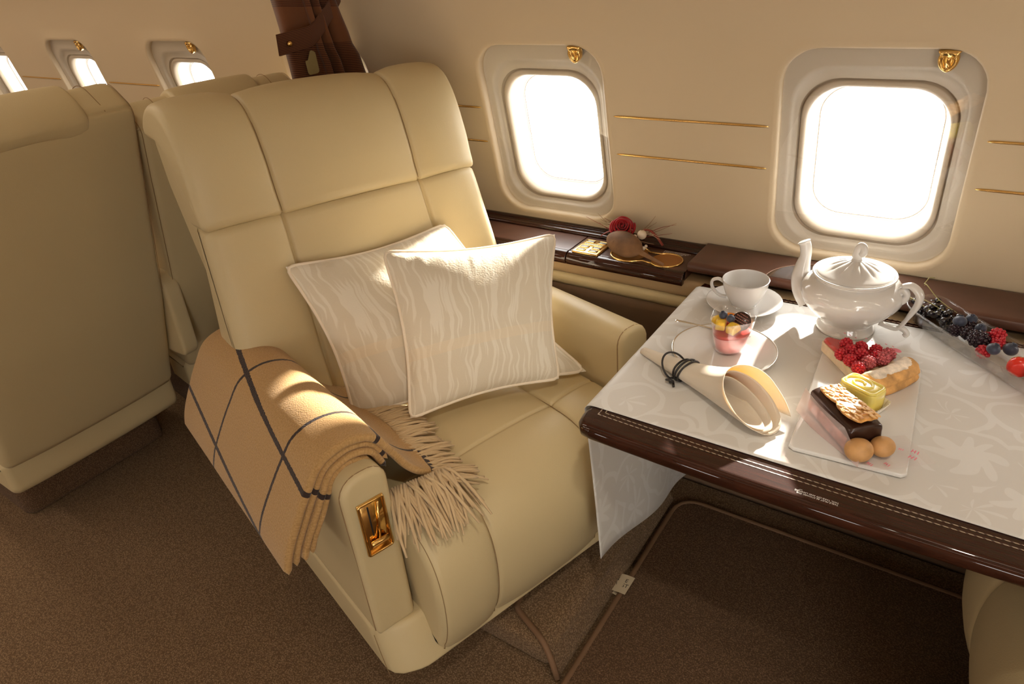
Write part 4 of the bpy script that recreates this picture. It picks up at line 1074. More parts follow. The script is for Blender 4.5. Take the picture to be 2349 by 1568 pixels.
kn = obj('knob', kb.data()[:2], PORC, ld); kn.rotation_euler = (0, 0, R(-20))

sau = thing('saucer', 'white saucer under the teacup', 'saucer', (-.396, 1.410, CT))
obj('dish', lathe([(.024, 0), (.027, .0), (.028, .003), (.045, .0055), (.065, .011), (.0805, .0175), (.0815, .0188), (.0800, .0192), (.064, .0135), (.044, .0082), (.028, .0060), (.0245, .0060), (.0235, .0048), (.001, .0048)], 72), PORC, sau)
cup = thing('teacup', 'empty white teacup with its handle turned to the lounge chair', 'cup', (-.396, 1.410, CT + .0052))
obj('bowl', lathe([(p.x, p.y) for p in catmull([(.001, .003), (.0215, .003), (.0232, .0), (.0255, .0), (.0262, .004), (.033, .014), (.0415, .030), (.0472, .048), (.0495, .0625), (.0500, .0640), (.0488, .0648), (.0478, .0630), (.0455, .049), (.0395, .030), (.030, .014), (.018, .008), (.001, .007)], 3)], 72), PORC, cup)
hp = catmull([(-.046, 0, .052), (-.058, 0, .058), (-.070, 0, .054), (-.0725, 0, .042), (-.065, 0, .028), (-.052, 0, .018), (-.038, 0, .016)], 6)
h = obj('handle', tube(hp, .0042, 12, flat=(.85, 1.25)), PORC, cup); h.rotation_euler = (0, 0, R(10))

PC = (-.366, 1.197)
plate_ = thing('dessert_plate', 'round white dessert plate with a silver rim line', 'plate', (*PC, CT))
obj('dish', lathe([(.058, 0), (.062, 0), (.063, .003), (.075, .0065), (.098, .0130), (.1015, .0145), (.1018, .0155), (.1005, .0160), (.088, .0125), (.068, .0078), (.062, .0050), (.058, .0042), (.001, .0042)], 96), PORC, plate_)
obj('rim_line', lathe([(.0992, .01580), (.1005, .01625), (.1019, .01590), (.1022, .0150), (.1017, .0142)], 96, False), SILVER, plate_, label='silver rim line')

spoon = thing('teaspoon', 'steel teaspoon lying across the dessert plate behind the pink dessert', 'spoon', (-.42, 1.262, CT))
sv = catmull([(-.072, -.008, .0200), (-.050, -.004, .0185), (-.015, .002, .0150), (.025, .008, .0105), (.047, .0115, .0095)], 8); n = len(sv)
obj('handle', tube(sv, [.0052 if k < 2 else .0046 - .0026 * min(1, k / (n * .7)) for k in range(n)], 10, flat=(.42, 1.0)), SILVER, spoon)
bw = ellipsoid(.021, .0135, .0060, 24, 12); V = [Vector((p.x, p.y, p.z if p.z < 0 else p.z * -.55)) for p in bw[0]]
o = obj('bowl', (V, bw[1]), SILVER, spoon); o.location = (.066, .0155, .0122); o.rotation_euler = (0, R(4), R(14))

# ------------------------------------------------------------------ pink dessert in a clear cup
DC = (-.362, 1.214); DZ = CT + .0046
def tri(a, r, z):
    k = .35 + .65 * min(1, z / .06); return (r * (1 + .11 * k * cos(3 * (a - R(-108)))), z)
dc = thing('dessert_cup', 'clear three-sided plastic cup standing on the round plate, filled with pink mousse', 'dessert cup', (*DC, DZ))
obj('cup_wall', lathe([(.024, .0002), (.0275, .001), (.0285, .004), (.0315, .020), (.0365, .046), (.0420, .0755), (.0425, .0765), (.0414, .0762), (.0360, .046), (.031, .020), (.0278, .005), (.001, .0035)], 72, True, tri), PLASTIC, dc)
MOUS = mat('pink_mousse', (.80, .36, .36), .5, sss=.4, sssr=(.012, .004, .003), bump=(60, .2), var=(40, .12))
JEL = mat('berry_jelly', (.48, .055, .045), .12, spec=.6, sss=.2)
dm = thing('pink_mousse', 'pink berry mousse with a red jelly layer inside the clear cup', 'mousse', (*DC, DZ))
obj('mousse', lathe([(.001, .0038), (.0270, .0055), (.0304, .020), (.0345, .040), (.001, .040)], 64, True, tri), MOUS, dm)
obj('jelly_layer', lathe([(.001, .0402), (.0347, .0402), (.0362, .0478), (.034, .0486), (.001, .0488)], 64, True, tri), JEL, dm, label='red jelly layer')
PINE = mat('pineapple', (.82, .52, .05), .3, sss=.3, sssr=(.01, .006, .001), bump=(120, .5), var=(70, .25))
def wedge(L, w_, h_):
    prof = rpoly([(-L / 2, 0), (L / 2, 0), (L / 2 * .75, h_ * .8), (L * .1, h_), (-L / 2 * .8, h_ * .85)], .003, 3)
    return pad(prof, w_ / 2, XZ, er=.003, ds=.004, dt=.005)
for k, (dx, dy, rz, ry, dz, l_) in enumerate([(-.016, -.012, 100, 8, .051, 'pineapple chunk at the front corner of the dessert cup'), (.010, -.012, 70, -10, .050, 'pineapple chunk below the chocolate disc in the dessert cup'), (-.026, .006, 35, 0, .0495, 'small pineapple chunk behind the front chunk in the dessert cup')]):
    o = obj('pineapple_chunk', wedge(.028, .019 if k < 2 else .014, .019), PINE); o.location = (DC[0] + dx, DC[1] + dy, DZ + dz); o.rotation_euler = (0, R(ry), R(rz)); tag(o, l_, 'fruit', 'pineapple chunks in the dessert cup')
PEACH = mat('orange_slice', (.78, .27, .03), .25, sss=.2, bump=(90, .4))
o = obj('orange_slice', tube([(.030 * cos(R(a)), .018 * sin(R(a)), .004 * sin(R(a))) for a in range(15, 170, 8)], [.002 + .0055 * sin(pi * k / 19) for k in range(20)], 10, flat=(1.2, .5)), PEACH); o.location = (DC[0] - .006, DC[1] + .010, DZ + .056); tag(o, 'thin orange fruit slice along the back of the dessert cup', 'fruit')
BLUE = mat('blueberry_skin', (.030, .036, .060), .42, spec=.35, var=(70, .5), sheen=.3)
def blueberry(r):
    mb = MB()
    prof = [(r * cos(t), r * .88 * sin(t)) for t in [(-pi / 2 + pi * k / 18) for k in range(17)]]
    prof[0] = (.0001, -r * .88)
    prof += [(r * .36, r * .86), (r * .42, r * .98), (r * .30, r * .90), (r * .22, r * .74), (.0001, r * .70)]
    def fn(a, rr, z): return (rr * (1 + (.16 * cos(5 * a) if z > r * .88 else 0)), z)
    mb.add(lathe(prof, 25, False, fn)); return mb.data()[:2]
bb = obj('blueberry', blueberry(.0086), BLUE); bb.location = (DC[0] - .018, DC[1] + .006, DZ + .0722); bb.rotation_euler = (R(15), R(-10), 0); tag(bb, 'blueberry beside the orange slice in the dessert cup', 'blueberry', 'blueberries in the dessert cup')
b2 = copy_tree(bb); b2.location = (DC[0] - .001, DC[1] - .000, DZ + .0710); b2.rotation_euler = (R(-30), R(25), 1); tag(b2, 'blueberry touching the chocolate disc in the dessert cup', 'blueberry', 'blueberries in the dessert cup')
CHOC = mat('dark_chocolate', (.030, .011, .007), .28, spec=.5, coat=.3)
cd = thing('chocolate_disc', 'dark chocolate disc standing in the dessert cup', 'chocolate', (DC[0] + .018, DC[1] + .006, DZ + .0665))
cd.rotation_euler = (R(52), R(16), R(-10))
obj('disc', lathe([(.001, -.0012), (.0185, -.0012), (.0192, 0), (.0185, .0012), (.001, .0012)], 40), CHOC, cd)
mk = MB(); rr = random.Random(4)
for row in range(6):
    yy = .0125 - row * .0050; hw_ = math.sqrt(max(0, .0155 ** 2 - yy ** 2)); x = -hw_
    while x < hw_ - .002: l = rr.uniform(.0012, .0032); mk.add(rbox(l, .0017, .0003, 0, 1, (x + l / 2, yy, .00135))); x += l + .0012
obj('embossed_marks', mk.data()[:2], mat('pink_print', (.26, .10, .08), .5), cd, smooth=False)

# ------------------------------------------------------------------ rolled napkin and its cord
def napmat():
    m = mat('ivory_cotton_napkin', (.80, .73, .60), .85, spec=.15, sheen=.3, bump=(1200, .35, 2)); nt, b = nodes(m)
    tl = nt.nodes.new('ShaderNodeBsdfTranslucent'); tl.inputs[0].default_value = (.80, .58, .25, 1); mx = nt.nodes.new('ShaderNodeMixShader'); mx.inputs[0].default_value = .30
    out = nt.nodes['Material Output']; nt.links.new(b.outputs[0], mx.inputs[1]); nt.links.new(tl.outputs[0], mx.inputs[2]); nt.links.new(mx.outputs[0], out.inputs[0]); return m
NAP = napmat()
nap = thing('napkin', 'ivory cotton napkin rolled into a cone beside the round plate', 'napkin', (-.38, 1.06, CT))
ax0, ax1 = Vector((-.510, 1.131)), Vector((-.214, .998)); axd = (ax1 - ax0); NL = axd.length; axd.normalize(); axn = Vector((-axd.y, axd.x))
def cone(u, v, turns, a0, r_in, r_out, ext=1.0):
    th = a0 + v * turns * 2 * pi
    k = r_out + (r_in - r_out) * v
    rb = .0085 + .0480 * u ** 1.15
    s = u * NL * (1 + ((.885 - .165 * sin(th) - .05 * v * (1 + cos(th))) - 1) * u ** 2)
    r = rb * k
    wob = 1 + .035 * sin(3 * th + 5 * v) + .025 * sin(7 * u + 2 * th)
    y = (r * cos(th) - (1 - k) * rb * .62) * wob; z = rb * .80 + (r * .80 * sin(th) - (1 - k) * rb * .34) * wob
    z = max(.0008 + .0014 * (1 - v), z + .0006)
    p = ax0 + axd * s + axn * (y + .012 * u * (1 - v) * max(0, -sin(th)))
    return Vector((p.x + .38, p.y - 1.06, z))
o = obj('rolled_cloth', grid(30, 150, lambda u, v: cone(u, v, 3.1, R(-50), .40, 1.0)), NAP, nap)
so = o.modifiers.new('thickness', 'SOLIDIFY'); so.thickness = .0011; so.offset = 0
cordt = thing('cord_napkin_ring', 'black cord looped round the rolled napkin', 'cord', (-.40, 1.08, CT))
mb = MB()
for j, (t0, sl, off) in enumerate([(.345, .0, .0015), (.365, .01, .0035), (.385, .018, .0020), (.30, -.06, .0075)]):
    path = []
    for k in range(49):
        a = 2 * pi * k / 48; t = t0 + sl * (sin(a) + .4); rb = .0085 + .0480 * t ** 1.15; r = rb + off
        p = ax0 + axd * (NL * t) + axn * (r * cos(a)); z = rb * .80 + (rb * .80 + off) * sin(a)
        path.append((p.x + .40, p.y - 1.08, max(.0022, z + .0006)))
    mb.add(tube(path[:-1], .0020, 8, True))
p = ax0 + axd * (NL * .35) - axn * .033
kn_ = MB(); 
for q in [((0, 0, .003), (.008, -.004, .009), (.002, -.008, .014), (-.006, -.002, .008), (.004, .004, .004), (.012, -.010, .003))]:
    kn_.add(tube(catmull([(p.x + .40 + a, p.y - 1.08 + b_, c) for a, b_, c in q], 6), .0024, 8))
obj('loop', mb.data()[:2], BLACK, cordt); obj('knot', kn_.data()[:2], BLACK, cordt)

# ------------------------------------------------------------------ rectangular plate with pastries
RPC, RPR = (-.1015, 1.130), R(4)
rp = thing('rectangular_plate', 'rectangular white porcelain plate holding the pastries', 'plate', (*RPC, CT), RPR)
obj('slab', pad(rpoly([(-.086, -.163), (.086, -.163), (.086, .163), (-.086, .163)], .006, 4), .0042, XY, er=.0025, ds=.012, y0=.0052, dt=.004, eseg=3), PORC, rp)
for sx_ in (-1, 1):
    for sy_ in (-1, 1): obj('foot', move(lathe([(.006, 0), (.008, .0012), (.008, .002)], 16), (sx_ * .06, sy_ * .13, 0)), PORC, rp)
PZ = CT + .0095
def on(x, y, z=0): return Vector((x, y, PZ + z))

# raspberries and blackberries
RASP = mat('raspberry', (.42, .012, .022), .30, spec=.5, sss=.25, sssr=(.006, .001, .001)); RASPS = mat('sugared_raspberry', (.45, .10, .11), .55, spec=.3, var=(420, .6))
BLKB = mat('blackberry', (.022, .010, .016), .16, spec=.6)
ico = bmesh.new(); bmesh.ops.create_icosphere(ico, subdivisions=2, radius=1); ico.verts.index_update()
ICO = ([v.co.copy() for v in ico.verts], [tuple(v.index for v in f.verts) for f in ico.faces]); ico.free()
def drupe(R_, H, seed, dr=.0031):
    rg = random.Random(seed); mb = MB(); rows = 6
    mb.add(ellipsoid(R_ * .86, R_ * .86, H * .86, 14, 9))
    for j in range(rows):
        t = R(-62 + 150 * j / (rows - 1)) ; r = R_ * cos(t) * .86; n = max(1, int(2 * pi * r / (dr * 1.72)))
        for i in range(n):
            a = 2 * pi * (i + .5 * (j % 2)) / n + rg.uniform(-.08, .08); s = dr * rg.uniform(.88, 1.1)
            mb.add(([Vector((r * cos(a), r * sin(a), H * .86 * sin(t))) + v * s for v in ICO[0]], ICO[1]))
    return mb.data()[:2]
rasp0 = obj('raspberry', drupe(.0108, .0118, 1), RASP); rasp_s = obj('raspberry', drupe(.0118, .0125, 2, .0030), RASPS)

# tart slice: local x from the tip to the crust
TT = Vector((-.200, 1.286)); TA = R(-31); TLn = .150; THW = .056
tart = thing('raspberry_tart', 'slice of raspberry tart with a red jelly top and a flaky crust', 'tart', (TT.x, TT.y, PZ), TA)
CUST = mat('tart_custard', (.74, .60, .40), .6, sss=.3, bump=(90, .4), var=(50, .15))
CRUST = mat('flaky_crust', (.58, .31, .10), .65, bump=(60, .9, 5), var=(40, .45))
SUGAR = mat('sugar_dusting', (.78, .68, .56), .85, bump=(500, .6), var=(90, .25))
def wedge_pts(x0, x1, k=1.0): return [(x0, -.006 - (THW - .006) * x0 / TLn * k), (x1, -(.006 + (THW - .006) * x1 / TLn) * k), (x1, (.006 + (THW - .006) * x1 / TLn) * k), (x0, .006 + (THW - .006) * x0 / TLn * k)]
obj('custard_base', pad(rpoly(wedge_pts(.0, TLn - .012), .003, 3), .011, XY, er=.003, ds=.006, y0=.0112, dt=.006), CUST, tart)
V, F = pad(rpoly(wedge_pts(.004, TLn - .03, .96), .006, 3), .005, XY, er=.004, ds=.006, y0=.0265, dt=.003)
obj('jelly_top', ([Vector((v.x, v.y, v.z + .0035 * mnoise.noise(Vector((v.x * 60, v.y * 60, 1))) * (v.z > .026))) for v in V], F), JEL, tart, label='glossy red jelly top')
cp = rpoly([(-.018, .0), (.018, .0), (.022, .012), (.017, .017), (.021, .023), (.014, .036), (-.004, .041), (-.018, .034), (-.021, .018)], [.003, .004, .004, .002, .004, .010, .012, .010, .006], 4)
V, F = pad(cp, .060, XZ, er=.010, ds=.004, dt=.006)
V = [Vector((v.x + TLn + .004 - .9 * v.y ** 2 * 2, v.y, v.z * (1 + .06 * mnoise.noise(Vector((v.x * 40, v.y * 30, 2)))))) + Vector((.0016 * mnoise.noise(Vector((v.z * 260, v.y * 20, 5))), 0, 0)) for v in V]
ct = obj('crust', (V, F), CRUST, tart, label='golden flaky crust')
sg = grid(26, 10, lambda u, v: (0, 0, 0)); Vs = []
for j in range(10):
    for i in range(26):
        y = -.052 + .104 * i / 25; x = -.015 + .030 * j / 9; Vs.append(Vector((x + TLn + .003 - 1.8 * y * y, y, .0415 - abs(x + .003) ** 2 * 26 + .0012 * mnoise.noise(Vector((x * 120, y * 120, 3))) - (.0035 if i in (0, 25) or j in (0, 9) else 0))))
obj('sugar_dusting', (Vs, sg[1]), SUGAR, ct, label='white sugar dusting')
M2 = Matrix.Translation((TT.x, TT.y, PZ)) @ Matrix.Rotation(TA, 4, 'Z')
tpos = [(.046, .006, .034, 0, 'in the jelly nearest the tip of the tart'), (.070, .018, .035, 0, 'in the jelly beyond the middle of the tart'), (.068, -.008, .035, 0, 'in the jelly at the middle of the tart'), (.066, -.027, .032, 0, 'by the wrapped side of the tart, farther from the crust'), (.092, .030, .035, 0, 'standing up at the far side of the tart'), (.091, -.006, .037, 0, 'leaning at the centre of the loose raspberries'), (.090, -.032, .034, 0, 'by the wrapped side of the tart, nearer the crust'), (.113, .038, .035, 1, 'sugar dusted, at the far corner by the crust'), (.110, .012, .037, 0, 'dark red, between two sugar dusted ones'), (.116, -.016, .0375, 1, 'large and sugar dusted, at the middle of the crust'), (.122, .012, .039, 1, 'sugar dusted, resting high against the crust'), (.116, -.040, .034, 0, 'at the near corner where crust meets wrapper')]
for k, (x, y, z, s, l_) in enumerate(tpos):
    src = rasp_s if s else rasp0
    o = src if k in (0, 7) else src.copy()
    if k not in (0, 7): COL.objects.link(o)
    o.location = M2 @ Vector((x, y, z)); o.rotation_euler = (rnd.uniform(-.9, .9), rnd.uniform(-.9, .9), rnd.uniform(0, 6)); tag(o, 'raspberry ' + l_, 'raspberry', 'raspberries on the tart')

# clear printed wrapper strip along the tart and its loose end by the teapot
PINKP = mat('pink_wrapper_print', (.75, .20, .26), .5)
tw = thing('tart_wrapper', 'clear printed wrapper around the raspberry tart', 'wrapper', (TT.x, TT.y, PZ), TA)
obj('side_film', grid(24, 5, lambda u, v: (-.022 + .158 * u, -.010 - .052 * max(0, u - .06) - .002 * sin(u * 9) + .006 * (1 - min(1, u * 8)), .001 + .029 * v * (1 - .35 * u))), FILM, tw)
obj('loose_film', grid(20, 12, lambda u, v: (.005 + .115 * u, .014 + .045 * u + (.052 - .02 * u) * v, .003 + .022 * (1 - v) + .007 * sin(u * 9 + v * 5) + .006 * sin(v * 7))), FILM, tw)
mk = MB(); rr = random.Random(9)
for k in range(9):
    u = .08 + k * .1; mk.add(rbox(.0045, .0018, .0002, 0, 1, (.005 + .115 * u, .028 + .045 * u + .012 * rr.random(), .031 + .003 * rr.random())))
mk.add(move(([Vector((.009 * cos(2 * pi * i / 20), .0065 * sin(2 * pi * i / 20), 0)) for i in range(20)], [tuple(range(20))]), (.098, .080, .022)))
obj('wrapper_print', mk.data()[:2], PINKP, tw, smooth=False)

# yellow petit four in a paper case
YEL = mat('yellow_glaze', (.80, .66, .16), .14, spec=.5, coat=.6, sss=.3, sssr=(.012, .009, .002)); YSP = mat('yellow_sponge', (.80, .68, .28), .6, sss=.2, bump=(160, .4), var=(80, .12))
pf = thing('yellow_petit_four', 'yellow glazed petit four with a swirl of icing in a pleated paper case', 'cake', (-.102, 1.127, PZ), R(-24))
V, F = pad(rpoly([(-.033, -.021), (.033, -.021), (.033, .021), (-.033, .021)], .008, 5), .021, XY, er=.006, ds=.006, y0=.023, dt=.006)
obj('cake_body', (V, F), YEL, pf)
path = [Vector((-.004 + (.004 + .0016 * a) * 1.35 * cos(a), (.004 + .0016 * a) * .92 * sin(a), .0440)) for a in [k * .22 for k in range(52)]]
obj('icing_swirl', tube(path, [.0026 * min(1, (51 - k) / 8 + .3) for k in range(52)], 10), YEL, pf, label='raised glossy swirl')
obj('icing_rim', tube([(p.x, p.y, .0432) for p in rpoly([(-.030, -.018), (.030, -.018), (.030, .018), (-.030, .018)], .008, 5)], .0030, 10, True), YEL, pf)
def pleat(u, v):
    a = 2 * pi * u; c, s = cos(a), sin(a); q = (abs(c) ** 5 + abs(s) ** 5) ** (-.2); k = 1 + .22 * v + .035 * v * sin(a * 44)
    return (.035 * q * c * k, .0235 * q * s * k, .0008 + .018 * v)
obj('paper_case', grid(265, 4, pleat, closed_u=True), mat('white_paper', (.84, .80, .72), .8), pf, label='white pleated paper case')

# chocolate cake with almond wafers and two cream puffs
CA = R(-47); CC = Vector((-.113, 1.046))
ck = thing('chocolate_cake', 'dark chocolate glazed cake bar nearest the table edge with wafers on top', 'cake', (CC.x, CC.y, PZ), CA)
prof = rpoly([(-.029, .001), (.029, .001), (.029, .046), (.012, .050), (-.014, .049), (-.029, .045)], [.004, .004, .008, .01, .01, .008], 4)
V, F = pad(prof, .060, YZ, er=.005, ds=.005, dt=.006)
obj('chocolate_glaze', ([v + Vector((0, .0010, .0012)) * mnoise.noise(v * 55) for v in V], F), CHOC, ck)
obj('cream_layer', pad(rpoly([(-.0305, .006), (-.028, .006), (-.028, .030), (-.0305, .030)], .001, 2), .056, YZ, er=.001, ds=.004, dt=.02), mat('berry_cream', (.55, .33, .30), .6, var=(90, .5)), ck, label='pink berry cream layer')
WAF = mat('almond_wafer', (.56, .27, .07), .35, coat=.4, bump=(110, 1.0, 4), var=(100, .4)); ALM = mat('almond_flake', (.74, .46, .20), .4, coat=.3)
for wi, (wx, wl, ww, wz) in enumerate([(-.026, .060, .040, .0525), (.026, .064, .048, .0570)]):
    rg = random.Random(20 + wi)
    P = [Vector((wl / 2 * cos(2 * pi * i / 28) * (abs(cos(2 * pi * i / 28)) ** 4 + abs(sin(2 * pi * i / 28)) ** 4) ** -.25 * rg.uniform(.93, 1.05), ww / 2 * sin(2 * pi * i / 28) * (abs(cos(2 * pi * i / 28)) ** 4 + abs(sin(2 * pi * i / 28)) ** 4) ** -.25 * rg.uniform(.93, 1.05))) for i in range(28)]
    V, F = pad(P, .0018, XY, er=.0010, ds=.003, y0=0, dt=.002, eseg=2)
    wf = obj('wafer', ([Vector((v.x + wx, v.y, v.z + wz + .002 * sin(v.x * 70))) for v in V], F), WAF, ck, label='caramelised almond wafer')
    mb = MB()
    for i in range(46):
        x, y = rg.uniform(-.45, .45) * wl, rg.uniform(-.43, .43) * ww; a = rg.uniform(-.5, .5) + .5
        mb.add(move(xf(ellipsoid(.0050, .0022, .0012, 10, 6), Matrix.Rotation(a, 4, 'Z') @ Matrix.Rotation(rg.uniform(-.2, .2), 4, 'Y')), (x + wx, y, wz + .0022 + .002 * sin((x) * 70) + rg.uniform(0, .0008))))
    o = obj('almond_topping', mb.data()[:2], ALM, wf); o['kind'] = 'stuff'
PUFF = mat('baked_puff', (.50, .27, .10), .55, bump=(70, .35), var=(35, .2), sss=.1)
for px_, py_, pr, l_ in ((.076, -.0195, .0200, 'round baked puff pressed against the cake end by the wrapper'), (.075, .021, .0175, 'round baked puff at the cake end on the far side from the wrapper')):
    q = Matrix.Translation((CC.x, CC.y, PZ)) @ Matrix.Rotation(CA, 4, 'Z') @ Vector((px_, py_, pr * .93 + .0008))
    V, F = ellipsoid(pr, pr * 1.08, pr * .92, 32, 20)
    o = obj('cream_puff', ([v * (1 + .02 * mnoise.noise(v * 90)) for v in V], F), PUFF); o.location = q; o.rotation_euler = (0, 0, CA); tag(o, l_, 'pastry', 'baked puffs at the cake end')
cwp = thing('cake_wrapper', 'clear printed wrapper standing along the chocolate cake and spread on the plate', 'wrapper', (CC.x, CC.y, PZ), CA)
obj('standing_film', grid(26, 8, lambda u, v: (-.066 + .160 * u, -.0335 - .012 * (1 - v) * (1 - u) - .004 * sin(u * 5), .001 + .045 * v * (1 - max(0, u - .72) * 2.6))), clear('pink_stained_film', (.95, .80, .78), 1.4, .1, .28), cwp)
def spread(u, v):
    x = .030 + .075 * u; y = -.030 + .115 * v; z = .0012 + .003 * (sin(u * 5 + v * 4) * .5 + .5) * v
    return (x + .012 * v, y, z)
obj('spread_film', grid(14, 18, spread), FILM, cwp)
mk = MB(); rr = random.Random(12)
def glyph(x, y, s, a, n=3):
    for k in range(n):
        mk.add(move(xf(rbox(s * .22, s, .00015, 0, 1), Matrix.Rotation(a + rr.uniform(-.25, .25), 4, 'Z')), (x + k * s * .55 * cos(a), y + k * s * .55 * sin(a), .0052)))
        if k % 2: mk.add(move(xf(rbox(s * .6, s * .2, .00015, 0, 1), Matrix.Rotation(a, 4, 'Z')), (x + (k - .4) * s * .55 * cos(a), y + (k - .4) * s * .55 * sin(a), .0052)))
for (x, y, s, a) in ((.083, .068, .008, .6), (.094, .056, .008, .6), (.099, .012, .006, .3), (.092, -.012, .006, .3), (.074, .052, .005, .9)): glyph(x, y, s, a)
obj('wrapper_print', mk.data()[:2], PINKP, cwp, smooth=False)

# ------------------------------------------------------------------ clear berry tray
TA0, TDIR = Vector((-.068, 1.530)), R(-43); TL2 = .40
tray = thing('berry_tray', 'long clear plastic tray with compartments of berries by the teapot handle', 'tray', (TA0.x, TA0.y, CT), TDIR)
def tr_pt(s, q, w_off=0.0):
    """s along 0..L, q across profile -1..1"""
    e = min(1, math.sqrt(max(0, 1 - (1 - min(1, s / .035)) ** 2))) * .55 + .45
    lift = .006 * max(0, 1 - s / .09) ** 2
    a = abs(q); hw_ = (.030 + .016 * max(0, a - .5) * 2) if a > .5 else .060 * a
    z = .0012 if a <= .5 else .0012 + .034 * (a - .5) * 2
    y = math.copysign(hw_, q) * e if a > 0 else 0
    return Vector((s, y - .06 * (s * (TL2 - s)) , z + lift))
mb = MB(); qs = [-1, -.86, -.72, -.6, -.53, -.5, -.4, -.2, 0, .2, .4, .5, .53, .6, .72, .86, 1]; ss = [.0, .003, .008, .016, .026] + [.035 + (TL2 - .035) * k / 30 for k in range(31)]
mb.add(grid(len(qs), len(ss), lambda u, v: tr_pt(ss[round(v * (len(ss) - 1))], qs[round(u * (len(qs) - 1))])))
endl = len(qs); mb.f.append(tuple(range(endl - 1, -1, -1)))
o = obj('tray_shell', mb.data()[:2], PLASTIC, tray); so = o.modifiers.new('thickness', 'SOLIDIFY'); so.thickness = .0011; so.offset = 1
rimp = [tr_pt(s, 1) for s in ss[::-1]] + [tr_pt(0, q) for q in (.6, .0, -.6)] * 0 + [tr_pt(s, -1) for s in ss]
obj('rim_bead', tube(rimp, .0016, 8), PLASTIC, tray)
for s in (.112, .258):
    def div(u, v, s=s):
        q = -1 + 2 * u; p = tr_pt(s, max(-.98, min(.98, q))); h_ = .030
        zc = min(p.z + 0, .043); base = tr_pt(s, q * .5)
        return Vector((s + .006 * (1 - v) * 0 + .004 * sin(v * pi), p.y * (.70 + .30 * v) if abs(q) > .5 else p.y, .0018 + (.030 + .003 * q * q) * v))
    o = obj('divider', grid(14, 8, div), PLASTIC, tray); so = o.modifiers.new('thickness', 'SOLIDIFY'); so.thickness = .004; so.offset = 0
TM = Matrix.Translation((TA0.x, TA0.y, CT)) @ Matrix.Rotation(TDIR, 4, 'Z')
def intray(s, y, z): return TM @ Vector((s - .008, y - .06 * s * (TL2 - s), z + .007))
CURR = mat('black_currant', (.010, .007, .010), .10, spec=.7, coat=.5)
rg = random.Random(31); first = None; placed = []
def relax(n, r, s0, s1, hw_, z0, seed, layers=3):
    g = random.Random(seed); out = []; tries = 0; z = z0
    while len(out) < n and tries < 9000:
        tries += 1; k = min(layers - 1, len(out) * layers // n); s = g.uniform(s0, s1); y = g.uniform(-hw_, hw_); zz = z0 + r + k * r * 1.45
        if all((Vector((s, y, zz)) - Vector(q)).length > r * 1.72 for q in out): out.append((s, y, zz))
    return out
cs = relax(40, .0060, .014, .104, .026, .003, 8)
for k, (s, y, z) in enumerate(cs):
    if first is None:
        mb = MB(); mb.add(ellipsoid(.0064, .0064, .0062, 18, 11)); first = obj('black_currant', mb.data()[:2], CURR); o = first
        obj('dried_calyx', lathe([(.0012, .0058), (.0017, .0075), (.0006, .0085)], 6), mat('brown_calyx', (.07, .045, .03), .8), first)
    else: o = copy_tree(first)
    o.location = intray(s, y, z + .005); o.rotation_euler = (rg.uniform(-1.5, 1.5), rg.uniform(-1.5, 1.5), 0)
    tag(o, 'glossy black currant heaped in the end compartment of the berry tray', 'black currant', 'black currants in the tray')
STEM = mat('green_stem', (.30, .27, .10), .6)
for k, pts in enumerate([[(-.002, .012, .058), (.012, .008, .060), (.040, .012, .044), (.066, .016, .037), (.090, .018, .034)], [(.012, -.010, .038), (.036, -.006, .038), (.060, -.004, .037), (.088, .002, .034)], [(-.006, -.022, .036), (.020, -.022, .036), (.055, -.022, .035), (.085, -.018, .034)]]):
    path = catmull([intray(*p) for p in pts], 6); mb = MB(); mb.add(tube(path, [.0011 - .0005 * i / len(path) for i in range(len(path))], 6))
    for i in range(4, len(path) - 2, 3): d = Vector((rg.uniform(-1, 1), rg.uniform(-1, 1), -.6)).normalized() * .006; mb.add(tube([path[i], path[i] + d], .0006, 5))
    if k == 0: mb.add(tube([path[0], path[0] + Vector((.006, .012, .010)), path[0] + Vector((.016, .014, .010))], .0009, 5))
    o = obj('currant_stem', mb.data()[:2], STEM); tag(o, ['green currant stem sticking up over the end of the berry tray', 'green currant stem along the middle of the black currants', 'green currant stem along the tray side nearer the table edge'][k], 'stem', 'currant stems')
bl0 = obj('blackberry', drupe(.0135, .0165, 7, .0034), BLKB)
bpos = [(.133, .014, .026, 'behind the large blueberry'), (.150, -.006, .024, 'next to the large blueberry, partly buried'), (.178, -.010, .028, 'largest of the blackberries, in the middle of the tray'), (.126, -.012, .020, 'half hidden below the large blueberry')]
for k, (s, y, z, l_) in enumerate(bpos):
    o = bl0 if k == 0 else bl0.copy()
    if k: COL.objects.link(o)
    o.location = intray(s, y, z); o.rotation_euler = (R(70 + 20 * k), R(30 * k), k); f = (1, .95, 1.2, .9)[k]; o.scale = (f, f, f); tag(o, 'blackberry ' + l_, 'blackberry', 'blackberries in the tray')
upos = [(.122, -.004, .036, 1.45, 'large blueberry beside the currant divider'), (.128, .016, .040, 1.2, 'dark wrinkled blueberry against the far tray wall'), (.160, .008, .038, 1.15, 'blueberry resting between two blackberries'), (.218, -.016, .030, 1.35, 'blueberry in front of the strawberry divider'), (.224, .016, .026, 1.5, 'blueberry at the far corner by the strawberry divider')]
for s, y, z, f, l_ in upos:
    o = copy_tree(bb); o.location = intray(s, y, z); o.scale = (f, f, f); o.rotation_euler = (rg.uniform(-.8, .8), rg.uniform(-.8, .8), 0); tag(o, l_ + ' in the berry tray', 'blueberry', 'blueberries in the tray')
rpos = [(.188, .020, .036, 1.15, 'topmost by the far wall'), (.202, .010, .028, 1.1, 'under the topmost one'), (.205, -.022, .018, 1.1, 'low against the near wall'), (.172, .018, .022, 1.0, 'mostly hidden behind the largest blackberry')]
